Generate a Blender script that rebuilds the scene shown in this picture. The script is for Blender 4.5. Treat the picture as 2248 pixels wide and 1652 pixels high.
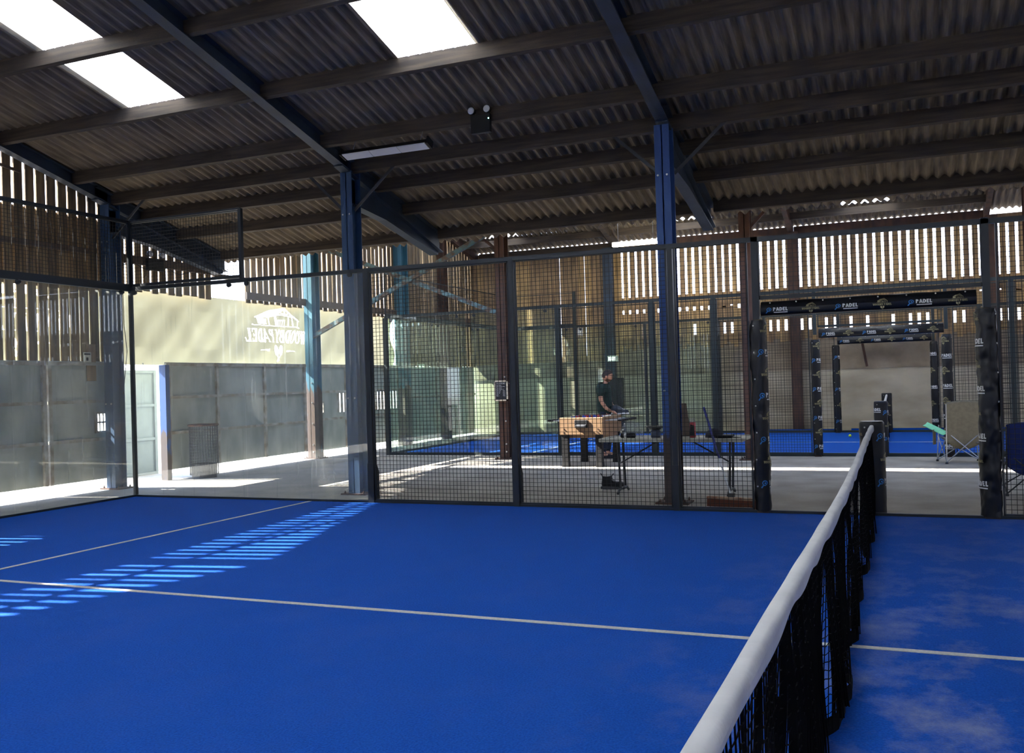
import bpy, math, random
from mathutils import Vector, Matrix, noise
random.seed(7)
for _o in list(bpy.data.objects): bpy.data.objects.remove(_o, do_unlink=True)
SC = bpy.context.scene
COL = SC.collection
PI = math.pi
# ---------------------------------------------------------------- camera
cam_d = bpy.data.cameras.new('camera'); cam = bpy.data.objects.new('camera', cam_d); COL.objects.link(cam)
SC.camera = cam
CX, CY, CZ, YAW, PITCH, ROLL, FPX = 0.309935, -0.378965, 1.497177, -0.395912, 0.006850, -0.029366, 2046.678
fw = Vector((math.sin(YAW)*math.cos(PITCH), math.cos(YAW)*math.cos(PITCH), math.sin(PITCH)))
rt = Vector((math.cos(YAW), -math.sin(YAW), 0)); up = rt.cross(fw)
r2 = rt*math.cos(ROLL)+up*math.sin(ROLL); u2 = -rt*math.sin(ROLL)+up*math.cos(ROLL)
M = Matrix((r2, u2, -fw)).transposed().to_4x4(); M.translation = Vector((CX, CY, CZ))
cam.matrix_world = M
cam_d.sensor_fit = 'HORIZONTAL'; cam_d.sensor_width = 36.0; cam_d.lens = 36.0*FPX/2248.0
cam_d.clip_start = 0.05; cam_d.clip_end = 500
# ---------------------------------------------------------------- world, sun, exposure
W = bpy.data.worlds.new('sky'); SC.world = W; W.use_nodes = True
nt = W.node_tree; nt.nodes.clear()
out = nt.nodes.new('ShaderNodeOutputWorld'); bg = nt.nodes.new('ShaderNodeBackground')
tc = nt.nodes.new('ShaderNodeTexCoord'); sep = nt.nodes.new('ShaderNodeSeparateXYZ'); cr = nt.nodes.new('ShaderNodeValToRGB')
cr.color_ramp.elements[0].position = 0.0; cr.color_ramp.elements[0].color = (0.80, 0.86, 1.0, 1)
cr.color_ramp.elements[1].position = 0.7; cr.color_ramp.elements[1].color = (0.34, 0.52, 1.0, 1)
nt.links.new(tc.outputs['Generated'], sep.inputs[0]); nt.links.new(sep.outputs['Z'], cr.inputs[0])
nt.links.new(cr.outputs[0], bg.inputs[0]); bg.inputs[1].default_value = 1.5
nt.links.new(bg.outputs[0], out.inputs[0])
SUN_AZ, SUN_EL = math.radians(10.8), math.radians(41.5)
sd = bpy.data.lights.new('sun', 'SUN'); sd.energy = 11.0; sd.angle = math.radians(0.53); sd.color = (1.0, 0.95, 0.86)
so = bpy.data.objects.new('sun', sd); COL.objects.link(so)
so.rotation_euler = Vector((math.cos(SUN_AZ)*math.cos(SUN_EL), math.sin(SUN_AZ)*math.cos(SUN_EL), -math.sin(SUN_EL))).to_track_quat('-Z', 'Y').to_euler()
so.location = (-30, 0, 30)
SC.view_settings.view_transform = 'Standard'; SC.view_settings.look = 'None'
SC.view_settings.gamma = 1.0; SC.view_settings.use_curve_mapping = False
SC.view_settings.exposure = 2.5

# ---------------------------------------------------------------- materials
def lin(c):
    return tuple((x/12.92 if x <= 0.04045 else ((x+0.055)/1.055)**2.4) for x in c)
def hexc(h): return lin(tuple(int(h[i:i+2], 16)/255 for i in (0, 2, 4)))
def mat(name, col, rough=0.6, metal=0.0, var=0.0, scale=6.0, col2=None, stretch=None, bump=0.0, bscale=40.0, spec=0.5, lo=0.35, hi=0.65):
    m = bpy.data.materials.new(name); m.use_nodes = True
    n = m.node_tree.nodes; l = m.node_tree.links; b = n['Principled BSDF']
    if isinstance(col, str): col = hexc(col)
    if isinstance(col2, str): col2 = hexc(col2)
    b.inputs['Base Color'].default_value = (*col, 1); b.inputs['Roughness'].default_value = rough
    b.inputs['Metallic'].default_value = metal; b.inputs['Specular IOR Level'].default_value = spec
    t = n.new('ShaderNodeTexCoord'); mp = n.new('ShaderNodeMapping'); l.new(t.outputs['Object'], mp.inputs[0])
    if stretch: mp.inputs['Scale'].default_value = stretch
    if col2 is None and var > 0: col2 = tuple(min(1, c*(1+var)) for c in col); col = tuple(c*(1-var) for c in col)
    if col2 is not None:
        nz = n.new('ShaderNodeTexNoise'); nz.inputs['Scale'].default_value = scale; nz.inputs['Detail'].default_value = 5
        l.new(mp.outputs[0], nz.inputs['Vector'])
        r = n.new('ShaderNodeValToRGB'); r.color_ramp.elements[0].position = lo; r.color_ramp.elements[1].position = hi
        r.color_ramp.elements[0].color = (*col, 1); r.color_ramp.elements[1].color = (*col2, 1)
        l.new(nz.outputs['Fac'], r.inputs[0]); l.new(r.outputs[0], b.inputs['Base Color'])
    if bump > 0:
        nb = n.new('ShaderNodeTexNoise'); nb.inputs['Scale'].default_value = bscale; nb.inputs['Detail'].default_value = 4
        l.new(mp.outputs[0], nb.inputs['Vector'])
        bp = n.new('ShaderNodeBump'); bp.inputs['Strength'].default_value = bump; bp.inputs['Distance'].default_value = 0.02
        l.new(nb.outputs['Fac'], bp.inputs['Height']); l.new(bp.outputs[0], b.inputs['Normal'])
    return m
def mat_translucent(name, col, t=0.6, rough=0.7, stains=None):
    m = bpy.data.materials.new(name); m.use_nodes = True
    n = m.node_tree.nodes; l = m.node_tree.links; n.remove(n['Principled BSDF']); o = n['Material Output']
    if isinstance(col, str): col = hexc(col)
    a = n.new('ShaderNodeBsdfDiffuse'); b = n.new('ShaderNodeBsdfTranslucent'); x = n.new('ShaderNodeMixShader')
    a.inputs[0].default_value = (*col, 1); b.inputs[0].default_value = (*col, 1); x.inputs[0].default_value = t
    if stains:
        tx = n.new('ShaderNodeTexCoord'); mp = n.new('ShaderNodeMapping'); mp.inputs['Scale'].default_value = stains[1]
        nz = n.new('ShaderNodeTexNoise'); nz.inputs['Scale'].default_value = stains[2]; nz.inputs['Detail'].default_value = 4
        r = n.new('ShaderNodeValToRGB'); r.color_ramp.elements[0].position = stains[3]; r.color_ramp.elements[1].position = stains[4]
        r.color_ramp.elements[0].color = (*stains[0], 1); r.color_ramp.elements[1].color = (*col, 1)
        l.new(tx.outputs['Object'], mp.inputs[0]); l.new(mp.outputs[0], nz.inputs['Vector']); l.new(nz.outputs['Fac'], r.inputs[0])
        l.new(r.outputs[0], a.inputs[0]); l.new(r.outputs[0], b.inputs[0])
    l.new(a.outputs[0], x.inputs[1]); l.new(b.outputs[0], x.inputs[2]); l.new(x.outputs[0], o.inputs[0])
    return m
def mat_emit(name, col, s):
    m = bpy.data.materials.new(name); m.use_nodes = True
    n = m.node_tree.nodes; l = m.node_tree.links; n.remove(n['Principled BSDF']); o = n['Material Output']
    e = n.new('ShaderNodeEmission'); e.inputs[0].default_value = (*col, 1); e.inputs[1].default_value = s
    l.new(e.outputs[0], o.inputs[0]); return m
def mat_glass(name, tint=(0.965, 0.985, 0.975), dust_haze=0.05, drip=0.25, axis=0):
    # thin pane: fresnel gloss over clear transmission, with dried drips and a dusty film that also imitates sun haze
    m = bpy.data.materials.new(name); m.use_nodes = True
    n = m.node_tree.nodes; l = m.node_tree.links; n.remove(n['Principled BSDF']); o = n['Material Output']
    tr = n.new('ShaderNodeBsdfTransparent'); tr.inputs[0].default_value = (*tint, 1)
    gl = n.new('ShaderNodeBsdfGlossy'); gl.inputs['Roughness'].default_value = 0.01
    lw = n.new('ShaderNodeLayerWeight'); lw.inputs[0].default_value = 0.5
    pw = n.new('ShaderNodeMath'); pw.operation = 'POWER'; pw.inputs[1].default_value = 5.0; l.new(lw.outputs['Facing'], pw.inputs[0])
    fr = n.new('ShaderNodeMath'); fr.operation = 'MULTIPLY_ADD'; fr.inputs[1].default_value = 0.92; fr.inputs[2].default_value = 0.035; l.new(pw.outputs[0], fr.inputs[0])
    mx = n.new('ShaderNodeMixShader'); l.new(fr.outputs[0], mx.inputs[0]); l.new(tr.outputs[0], mx.inputs[1]); l.new(gl.outputs[0], mx.inputs[2])
    df = n.new('ShaderNodeBsdfDiffuse'); df.inputs[0].default_value = (0.75, 0.78, 0.74, 1)
    tl = n.new('ShaderNodeBsdfTranslucent'); tl.inputs[0].default_value = (0.75, 0.78, 0.74, 1)
    dm = n.new('ShaderNodeMixShader'); dm.inputs[0].default_value = 0.5; l.new(df.outputs[0], dm.inputs[1]); l.new(tl.outputs[0], dm.inputs[2])
    t = n.new('ShaderNodeTexCoord'); mp = n.new('ShaderNodeMapping'); l.new(t.outputs['Object'], mp.inputs[0])
    mp.inputs['Scale'].default_value = (9, 9, 0.45)
    nz = n.new('ShaderNodeTexNoise'); nz.inputs['Scale'].default_value = 2.2; nz.inputs['Detail'].default_value = 3; l.new(mp.outputs[0], nz.inputs['Vector'])
    r = n.new('ShaderNodeValToRGB'); r.color_ramp.elements[0].position = 0.64; r.color_ramp.elements[1].position = 0.75
    r.color_ramp.elements[0].color = (0, 0, 0, 1); r.color_ramp.elements[1].color = (1, 1, 1, 1); l.new(nz.outputs['Fac'], r.inputs[0])
    ma = n.new('ShaderNodeMath'); ma.operation = 'MULTIPLY_ADD'; ma.inputs[1].default_value = drip; ma.inputs[2].default_value = dust_haze
    l.new(r.outputs[0], ma.inputs[0])
    fx = n.new('ShaderNodeMixShader'); l.new(ma.outputs[0], fx.inputs[0]); l.new(mx.outputs[0], fx.inputs[1]); l.new(dm.outputs[0], fx.inputs[2])
    l.new(fx.outputs[0], o.inputs[0]); return m

M_ = {}
M_['floor'] = mat('yard concrete', '8b857c', 0.85, var=0.18, scale=1.6, bump=0.35, bscale=25)
M_['turf'] = None
M_['line'] = mat('white turf line', 'adaca8', 0.9, var=0.12, scale=60)
M_['sheet'] = mat('fibre cement sheet', '8a7c67', 0.9, scale=3.0, col2='5a5145', stretch=(7, 0.6, 1), lo=0.3, hi=0.7)
M_['rooflight'] = mat_translucent('rooflight sheet', (0.93, 0.94, 0.92), 0.75, stains=((0.35, 0.34, 0.3), (7, 1.2, 1), 3.0, 0.27, 0.33))
M_['purlin'] = mat('aged purlin timber', '4c4035', 0.8, scale=3, col2='2f2720', stretch=(0.6, 8, 8), bump=0.2)
M_['board'] = mat('weathered cladding board', 'a0835f', 0.85, scale=2.5, col2='74604a', stretch=(5, 5, 0.5), bump=0.25)
M_['board2'] = mat('pale cladding board', 'bd9c6c', 0.85, scale=2.5, col2='8c744f', stretch=(5, 5, 0.5), bump=0.25)
M_['board_dark'] = mat('grey brown cladding board', '806a4c', 0.85, scale=2.5, col2='4f4436', stretch=(5, 5, 0.5), bump=0.25)  # left gable pair, darkened in colour for its backlit, silhouetted look
M_['board_mid'] = mat('tan cladding board', '8d7858', 0.85, scale=2.5, col2='5f4f3b', stretch=(5, 5, 0.5), bump=0.25)
M_['rust'] = mat('rusty brown steel', '5b4033', 0.75, metal=0.2, scale=4, col2='3c2c26', stretch=(2, 2, 0.6))
M_['blue_steel'] = None
M_['rafter'] = mat('dark blue painted steel', '2c3c4f', 0.55, metal=0.15, scale=3, col2='26303c', bump=0.1)
M_['panel'] = mat('grey steel sheet', 'aaaea6', 0.7, metal=0.1, scale=2.0, col2='878d88', stretch=(1, 1, 0.5))
M_['rib'] = mat('grey steel rib', 'a9aaa2', 0.7, metal=0.1, scale=6, col2='85786a')
M_['concrete'] = mat('cast concrete', 'b5ab96', 0.9, scale=1.1, col2='958a75', stretch=(0.6, 1, 1.4), bump=0.2)
M_['concrete_dark'] = mat('dark brown concrete', '978a76', 0.9, scale=1.4, col2='786b59', bump=0.2)  # upper band of the back wall, browner and darker than below
M_['frame'] = mat('black court steel', '20262c', 0.45, metal=0.3)
M_['frame_far'] = mat('dark green grey court steel', '2a3334', 0.5, metal=0.3)
M_['wire'] = mat('black mesh wire', '14171a', 0.55, metal=0.3)
M_['pad'] = mat('black vinyl padding', '0b0d14', 0.38, bump=0.25, bscale=9, spec=0.4)
M_['decal_white'] = mat('white print', 'cfcfcc', 0.6)
M_['decal_blue'] = mat('blue print', '2472b4', 0.6)
M_['decal_gold'] = mat('cream print', '958d66', 0.6)
M_['tape'] = mat('white net tape', 'b9b9ba', 0.75, scale=5, col2='a6a6a9', bump=0.12, bscale=30, lo=0.4, hi=0.75)
M_['net'] = mat('black net cord', '08080a', 1.0, spec=0.1)
M_['grommet'] = mat('brass grey grommet', '9a9a94', 0.4, metal=0.8)
M_['bolt'] = mat('zinc bolt', 'b5b8ba', 0.35, metal=0.9)
M_['brace'] = mat('flaking teal steel', '56757a', 0.7, scale=7, col2='57483c', lo=0.42, hi=0.58)
M_['glass'] = mat_glass('court glass', dust_haze=0.065, drip=0.18)
M_['glass_far'] = mat_glass('far court glass', tint=(0.9, 0.97, 0.93), dust_haze=0.03, drip=0.1)
M_['wood'] = mat('beech veneer', '82664a', 0.5, var=0.08, scale=6, stretch=(1, 1, 6))
M_['dark_wood'] = mat('dark brown panel', '57493d', 0.7, var=0.1)
M_['black'] = mat('black plastic', '101013', 0.55, spec=0.3)
M_['dark_grey'] = mat('dark grey metal', '3a3c40', 0.5, metal=0.3)
M_['white'] = mat('white plastic', 'd6d6d0', 0.5)
M_['table'] = mat('moulded table top', 'b9b6a6', 0.6, var=0.05)
M_['steel'] = mat('pale tube steel', 'a7aaae', 0.35, metal=0.7)
M_['olive'] = mat('olive grey canvas', '6d6858', 0.9, var=0.1, scale=20)
M_['mint'] = mat('mint green canvas', '6fc39a', 0.8, var=0.08, scale=20)
M_['navy'] = mat('navy canvas', '14286a', 0.85)
M_['red'] = mat('red drink', 'b01828', 0.3)
M_['clear'] = mat_glass('clear plastic', tint=(0.93, 0.95, 0.98), dust_haze=0.10, drip=0.1)
M_['skin'] = mat('skin', 'c08a6c', 0.6)
M_['hair'] = mat('dark brown hair', '2e2019', 0.7)
M_['shirt'] = mat('dark green cotton', '1d3028', 0.9)
M_['trouser'] = mat('navy trousers', '1c2436', 0.9)
M_['fig_blue'] = mat('blue figure plastic', '2746b8', 0.4)
M_['fig_red'] = mat('red figure plastic', 'c0272b', 0.4)
M_['chalk'] = mat('blackboard', '26262a', 0.8)
M_['chalk_frame'] = mat('pale wood frame', 'd9ccb2', 0.6)
M_['bristle'] = mat('brown bristle', '5e3423', 0.9)
M_['broom_wood'] = mat('bleached broom wood', 'b5a48a', 0.8, scale=8, col2='7a4a36')
M_['broom_blue'] = mat('blue handle', '232a78', 0.4)
M_['ball'] = mat('felt ball', 'b8d63a', 0.9)
M_['leaf'] = mat('hedge leaf', '4f6a33', 0.8, var=0.4, scale=3)
M_['door_leaf'] = mat('pale door sheet', '6f787c', 0.7, var=0.05)
M_['sign'] = mat('pale sign plate', 'b9b5a0', 0.6)
M_['lamp_on'] = mat_emit('lit tube', (1.0, 0.93, 0.72), 20)
M_['lamp_off'] = mat('prismatic diffuser', 'c9c9cc', 0.4)
M_['led'] = mat_emit('green led', (0.3, 1.0, 0.7), 3)
M_['exit'] = mat_emit('exit legend', (0.75, 1.0, 0.85), 1.2)

def turf_mat(name, patches):
    m = bpy.data.materials.new(name); m.use_nodes = True
    n = m.node_tree.nodes; l = m.node_tree.links; b = n['Principled BSDF']
    b.inputs['Roughness'].default_value = 0.95; b.inputs['Specular IOR Level'].default_value = 0.1
    t = n.new('ShaderNodeTexCoord')
    f = n.new('ShaderNodeTexNoise'); f.inputs['Scale'].default_value = 90; f.inputs['Detail'].default_value = 3; l.new(t.outputs['Object'], f.inputs['Vector'])
    r = n.new('ShaderNodeValToRGB'); r.color_ramp.elements[0].position = 0.3; r.color_ramp.elements[1].position = 0.7
    r.color_ramp.elements[0].color = (0.002, 0.044, 0.26, 1); r.color_ramp.elements[1].color = (0.006, 0.074, 0.38, 1)
    l.new(f.outputs['Fac'], r.inputs[0])
    # sand dusting: soft worn patches
    mp = n.new('ShaderNodeMapping'); mp.inputs['Scale'].default_value = (1.5, 1.1, 1.0); l.new(t.outputs['Object'], mp.inputs[0])
    s = n.new('ShaderNodeTexNoise'); s.inputs['Scale'].default_value = 1.3; s.inputs['Detail'].default_value = 9; s.inputs['Roughness'].default_value = 0.68
    l.new(mp.outputs[0], s.inputs['Vector'])
    sr = n.new('ShaderNodeValToRGB'); sr.color_ramp.elements[0].position = 0.47; sr.color_ramp.elements[1].position = 0.72
    sr.color_ramp.elements[0].color = (0, 0, 0, 1); sr.color_ramp.elements[1].color = (1, 1, 1, 1); l.new(s.outputs['Fac'], sr.inputs[0])
    sx = n.new('ShaderNodeSeparateXYZ'); l.new(t.outputs['Object'], sx.inputs[0])
    mr = n.new('ShaderNodeMapRange'); mr.inputs['From Min'].default_value = -1.2; mr.inputs['From Max'].default_value = 0.6
    mr.inputs['To Min'].default_value = 0.035; mr.inputs['To Max'].default_value = 0.75; l.new(sx.outputs['X'], mr.inputs['Value'])
    my = n.new('ShaderNodeMapRange'); my.inputs['From Min'].default_value = 8.5; my.inputs['From Max'].default_value = 4.5
    my.inputs['To Min'].default_value = 0.25; my.inputs['To Max'].default_value = 1.0; l.new(sx.outputs['Y'], my.inputs['Value'])
    mu = n.new('ShaderNodeMath'); mu.operation = 'MULTIPLY'; l.new(mr.outputs[0], mu.inputs[0]); l.new(my.outputs[0], mu.inputs[1])
    m2 = n.new('ShaderNodeMath'); m2.operation = 'MULTIPLY'; l.new(mu.outputs[0], m2.inputs[0]); l.new(sr.outputs[0], m2.inputs[1])
    mx = n.new('ShaderNodeMixRGB'); mx.inputs[2].default_value = (0.24, 0.26, 0.33, 1)
    if patches: l.new(m2.outputs[0], mx.inputs[0])
    else: mx.inputs[0].default_value = 0.0
    l.new(r.outputs[0], mx.inputs[1]); l.new(mx.outputs[0], b.inputs['Base Color'])
    bp = n.new('ShaderNodeBump'); bp.inputs['Strength'].default_value = 0.5; bp.inputs['Distance'].default_value = 0.01
    l.new(f.outputs['Fac'], bp.inputs['Height']); l.new(bp.outputs[0], b.inputs['Normal'])
    return m
M_['turf'] = turf_mat('blue court turf', True); M_['turf_far'] = turf_mat('blue far court turf', False)

def steel_wear(name, blue, brown, z0, z1):
    # blue paint that has worn to rust in large flakes, mostly below the given height of the post
    m = bpy.data.materials.new(name); m.use_nodes = True
    n = m.node_tree.nodes; l = m.node_tree.links; b = n['Principled BSDF']
    b.inputs['Roughness'].default_value = 0.6; b.inputs['Metallic'].default_value = 0.1
    t = n.new('ShaderNodeTexCoord'); sx = n.new('ShaderNodeSeparateXYZ'); l.new(t.outputs['Object'], sx.inputs[0])
    mr = n.new('ShaderNodeMapRange'); mr.inputs['From Min'].default_value = z0; mr.inputs['From Max'].default_value = z1; l.new(sx.outputs['Z'], mr.inputs['Value'])
    mp = n.new('ShaderNodeMapping'); mp.inputs['Scale'].default_value = (3, 3, 0.9); l.new(t.outputs['Object'], mp.inputs[0])
    nz = n.new('ShaderNodeTexNoise'); nz.inputs['Scale'].default_value = 2.2; nz.inputs['Detail'].default_value = 6; l.new(mp.outputs[0], nz.inputs['Vector'])
    ad = n.new('ShaderNodeMath'); ad.operation = 'MULTIPLY_ADD'; ad.inputs[1].default_value = 0.55; l.new(mr.outputs[0], ad.inputs[0]); l.new(nz.outputs['Fac'], ad.inputs[2])
    r = n.new('ShaderNodeValToRGB'); r.color_ramp.elements[0].position = 0.66; r.color_ramp.elements[1].position = 0.72
    r.color_ramp.elements[0].color = (*hexc(brown), 1); r.color_ramp.elements[1].color = (*hexc(blue), 1); l.new(ad.outputs[0], r.inputs[0])
    l.new(r.outputs[0], b.inputs['Base Color']); return m
M_['post_blue'] = steel_wear('worn blue post paint', '2a4768', '463a35', -1.6, 0.5)
M_['post_blue2'] = steel_wear('worn bright blue post paint', '23467e', '463a35', 0.0, 2.0)
M_['post_teal'] = steel_wear('worn teal post paint', '3a6a7c', '5a4a42', 1.0, 2.4)

# ---------------------------------------------------------------- mesh helpers
class MB:
    def __init__(s): s.v = []; s.f = []; s.mi = []
    def add(s, vs, fs, mi=0):
        o = len(s.v); s.v += [tuple(p) for p in vs]; s.f += [tuple(i+o for i in q) for q in fs]; s.mi += [mi]*len(fs); return s
    def box(s, x0, x1, y0, y1, z0, z1, mi=0):
        return s.add([(x0, y0, z0), (x1, y0, z0), (x1, y1, z0), (x0, y1, z0), (x0, y0, z1), (x1, y0, z1), (x1, y1, z1), (x0, y1, z1)],
              [(0, 3, 2, 1), (4, 5, 6, 7), (0, 1, 5, 4), (1, 2, 6, 5), (2, 3, 7, 6), (3, 0, 4, 7)], mi)
    def bar(s, a, b, w, h, upv=(0, 0, 1), mi=0):
        a = Vector(a); b = Vector(b); d = (b-a).normalized(); u = Vector(upv)
        if abs(d.dot(u)) > 0.98: u = Vector((0, 1, 0))
        sd_ = d.cross(u).normalized(); u = sd_.cross(d).normalized()
        vs = []
        for p in (a, b):
            for i, j in ((-1, -1), (1, -1), (1, 1), (-1, 1)): vs.append(p+sd_*(i*w/2)+u*(j*h/2))
        return s.add(vs, [(0, 1, 2, 3), (7, 6, 5, 4), (0, 4, 5, 1), (1, 5, 6, 2), (2, 6, 7, 3), (3, 7, 4, 0)], mi)
    def tube(s, pts, r, n=6, mi=0, caps=True):
        pts = [Vector(p) for p in pts]; k = len(pts); vs = []; fs = []
        rs = r if isinstance(r, (list, tuple)) else [r]*k
        prev = None
        for i, p in enumerate(pts):
            d = (pts[min(i+1, k-1)]-pts[max(i-1, 0)]).normalized()
            if prev is None:
                u = Vector((0, 0, 1)) if abs(d.z) < 0.9 else Vector((1, 0, 0))
            else: u = prev
            a = d.cross(u).normalized(); u = a.cross(d).normalized(); prev = u
            for j in range(n):
                t = 2*PI*j/n; vs.append(p+(a*math.cos(t)+u*math.sin(t))*rs[i])
        for i in range(k-1):
            for j in range(n): fs.append((i*n+j, i*n+(j+1) % n, (i+1)*n+(j+1) % n, (i+1)*n+j))
        if caps: fs.append(tuple(range(n-1, -1, -1))); fs.append(tuple((k-1)*n+j for j in range(n)))
        return s.add(vs, fs, mi)
    def lathe(s, c, prof, n=20, mi=0, axis='z'):
        vs = []; fs = []; k = len(prof)
        for r, z in prof:
            for j in range(n):
                t = 2*PI*j/n; q = (r*math.cos(t), r*math.sin(t), z)
                if axis == 'x': q = (z, r*math.cos(t), r*math.sin(t))
                if axis == 'y': q = (r*math.cos(t), z, r*math.sin(t))
                vs.append((c[0]+q[0], c[1]+q[1], c[2]+q[2]))
        for i in range(k-1):
            for j in range(n): fs.append((i*n+j, i*n+(j+1) % n, (i+1)*n+(j+1) % n, (i+1)*n+j))
        fs.append(tuple(range(n-1, -1, -1))); fs.append(tuple((k-1)*n+j for j in range(n)))
        return s.add(vs, fs, mi)
    def grid(s, fn, nu, nv, mi=0):
        vs = [fn(i/nu, j/nv) for j in range(nv+1) for i in range(nu+1)]
        fs = [(j*(nu+1)+i, j*(nu+1)+i+1, (j+1)*(nu+1)+i+1, (j+1)*(nu+1)+i) for j in range(nv) for i in range(nu)]
        return s.add(vs, fs, mi)
    def prism(s, pts, axis, a, b, mi=0):
        # polygon given in the two other axes, extruded along axis from a to b
        n = len(pts); vs = []
        for c in (a, b):
            for p in pts:
                vs.append((c, p[0], p[1]) if axis == 'x' else ((p[0], c, p[1]) if axis == 'y' else (p[0], p[1], c)))
        fs = [tuple(range(n-1, -1, -1)), tuple(range(n, 2*n))]+[(i, (i+1) % n, n+(i+1) % n, n+i) for i in range(n)]
        return s.add(vs, fs, mi)
    def build(s, name, m, parent=None, smooth=False, bevel=0.0, loc=None):
        me = bpy.data.meshes.new(name); me.from_pydata(s.v, [], s.f)
        ms = m if isinstance(m, (list, tuple)) else [m]
        for q in ms: me.materials.append(q)
        if len(ms) > 1: me.polygons.foreach_set('material_index', s.mi)
        if smooth: me.polygons.foreach_set('use_smooth', [True]*len(me.polygons))
        me.update()
        o = bpy.data.objects.new(name, me); COL.objects.link(o)
        if parent is not None: o.parent = parent
        if loc: o.location = loc
        if bevel > 0:
            bv = o.modifiers.new('edge', 'BEVEL'); bv.width = bevel; bv.segments = 2; bv.limit_method = 'ANGLE'
        return o
def many(items, name, m, parent, smooth=False):
    # one object per small fitting
    for c, prof, n, ax in items: MB().lathe(c, prof, n, axis=ax).build(name, m, parent, smooth)
def tag(o, label, cat, group=None):
    o['label'] = label; o['category'] = cat
    if group: o['group'] = group
    return o
def struct(o): o['kind'] = 'structure'; return o
def thing(name, label, cat, loc=(0, 0, 0), rotz=0, group=None):
    o = bpy.data.objects.new(name, None); COL.objects.link(o); o.empty_display_size = 0.1
    o.location = loc; o.rotation_euler = (0, 0, rotz); tag(o, label, cat, group); return o
def copy_tree(o, parent=None):
    c = o.copy(); COL.objects.link(c)
    if parent is not None: c.parent = parent
    for ch in [k for k in bpy.data.objects if k.parent == o]: copy_tree(ch, c)
    return c

# ---------------------------------------------------------------- stroke lettering (polygons in a u,v plane)
def seg(x1, y1, x2, y2, w, cap=0.0):
    dx, dy = x2-x1, y2-y1; L = math.hypot(dx, dy) or 1; ux, uy = dx/L, dy/L
    x1 -= ux*cap; y1 -= uy*cap; x2 += ux*cap; y2 += uy*cap; nx, ny = -uy*w/2, ux*w/2
    return [(x1+nx, y1+ny), (x2+nx, y2+ny), (x2-nx, y2-ny), (x1-nx, y1-ny)]
def arc(cx, cy, rx, ry, a0, a1, wx, wy, n=12):
    o = []
    for i in range(n):
        t0 = math.radians(a0+(a1-a0)*i/n); t1 = math.radians(a0+(a1-a0)*(i+1)/n)
        o.append([(cx+rx*math.cos(t0), cy+ry*math.sin(t0)), (cx+rx*math.cos(t1), cy+ry*math.sin(t1)),
                  (cx+(rx-wx)*math.cos(t1), cy+(ry-wy)*math.sin(t1)), (cx+(rx-wx)*math.cos(t0), cy+(ry-wy)*math.sin(t0))])
    return o
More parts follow.
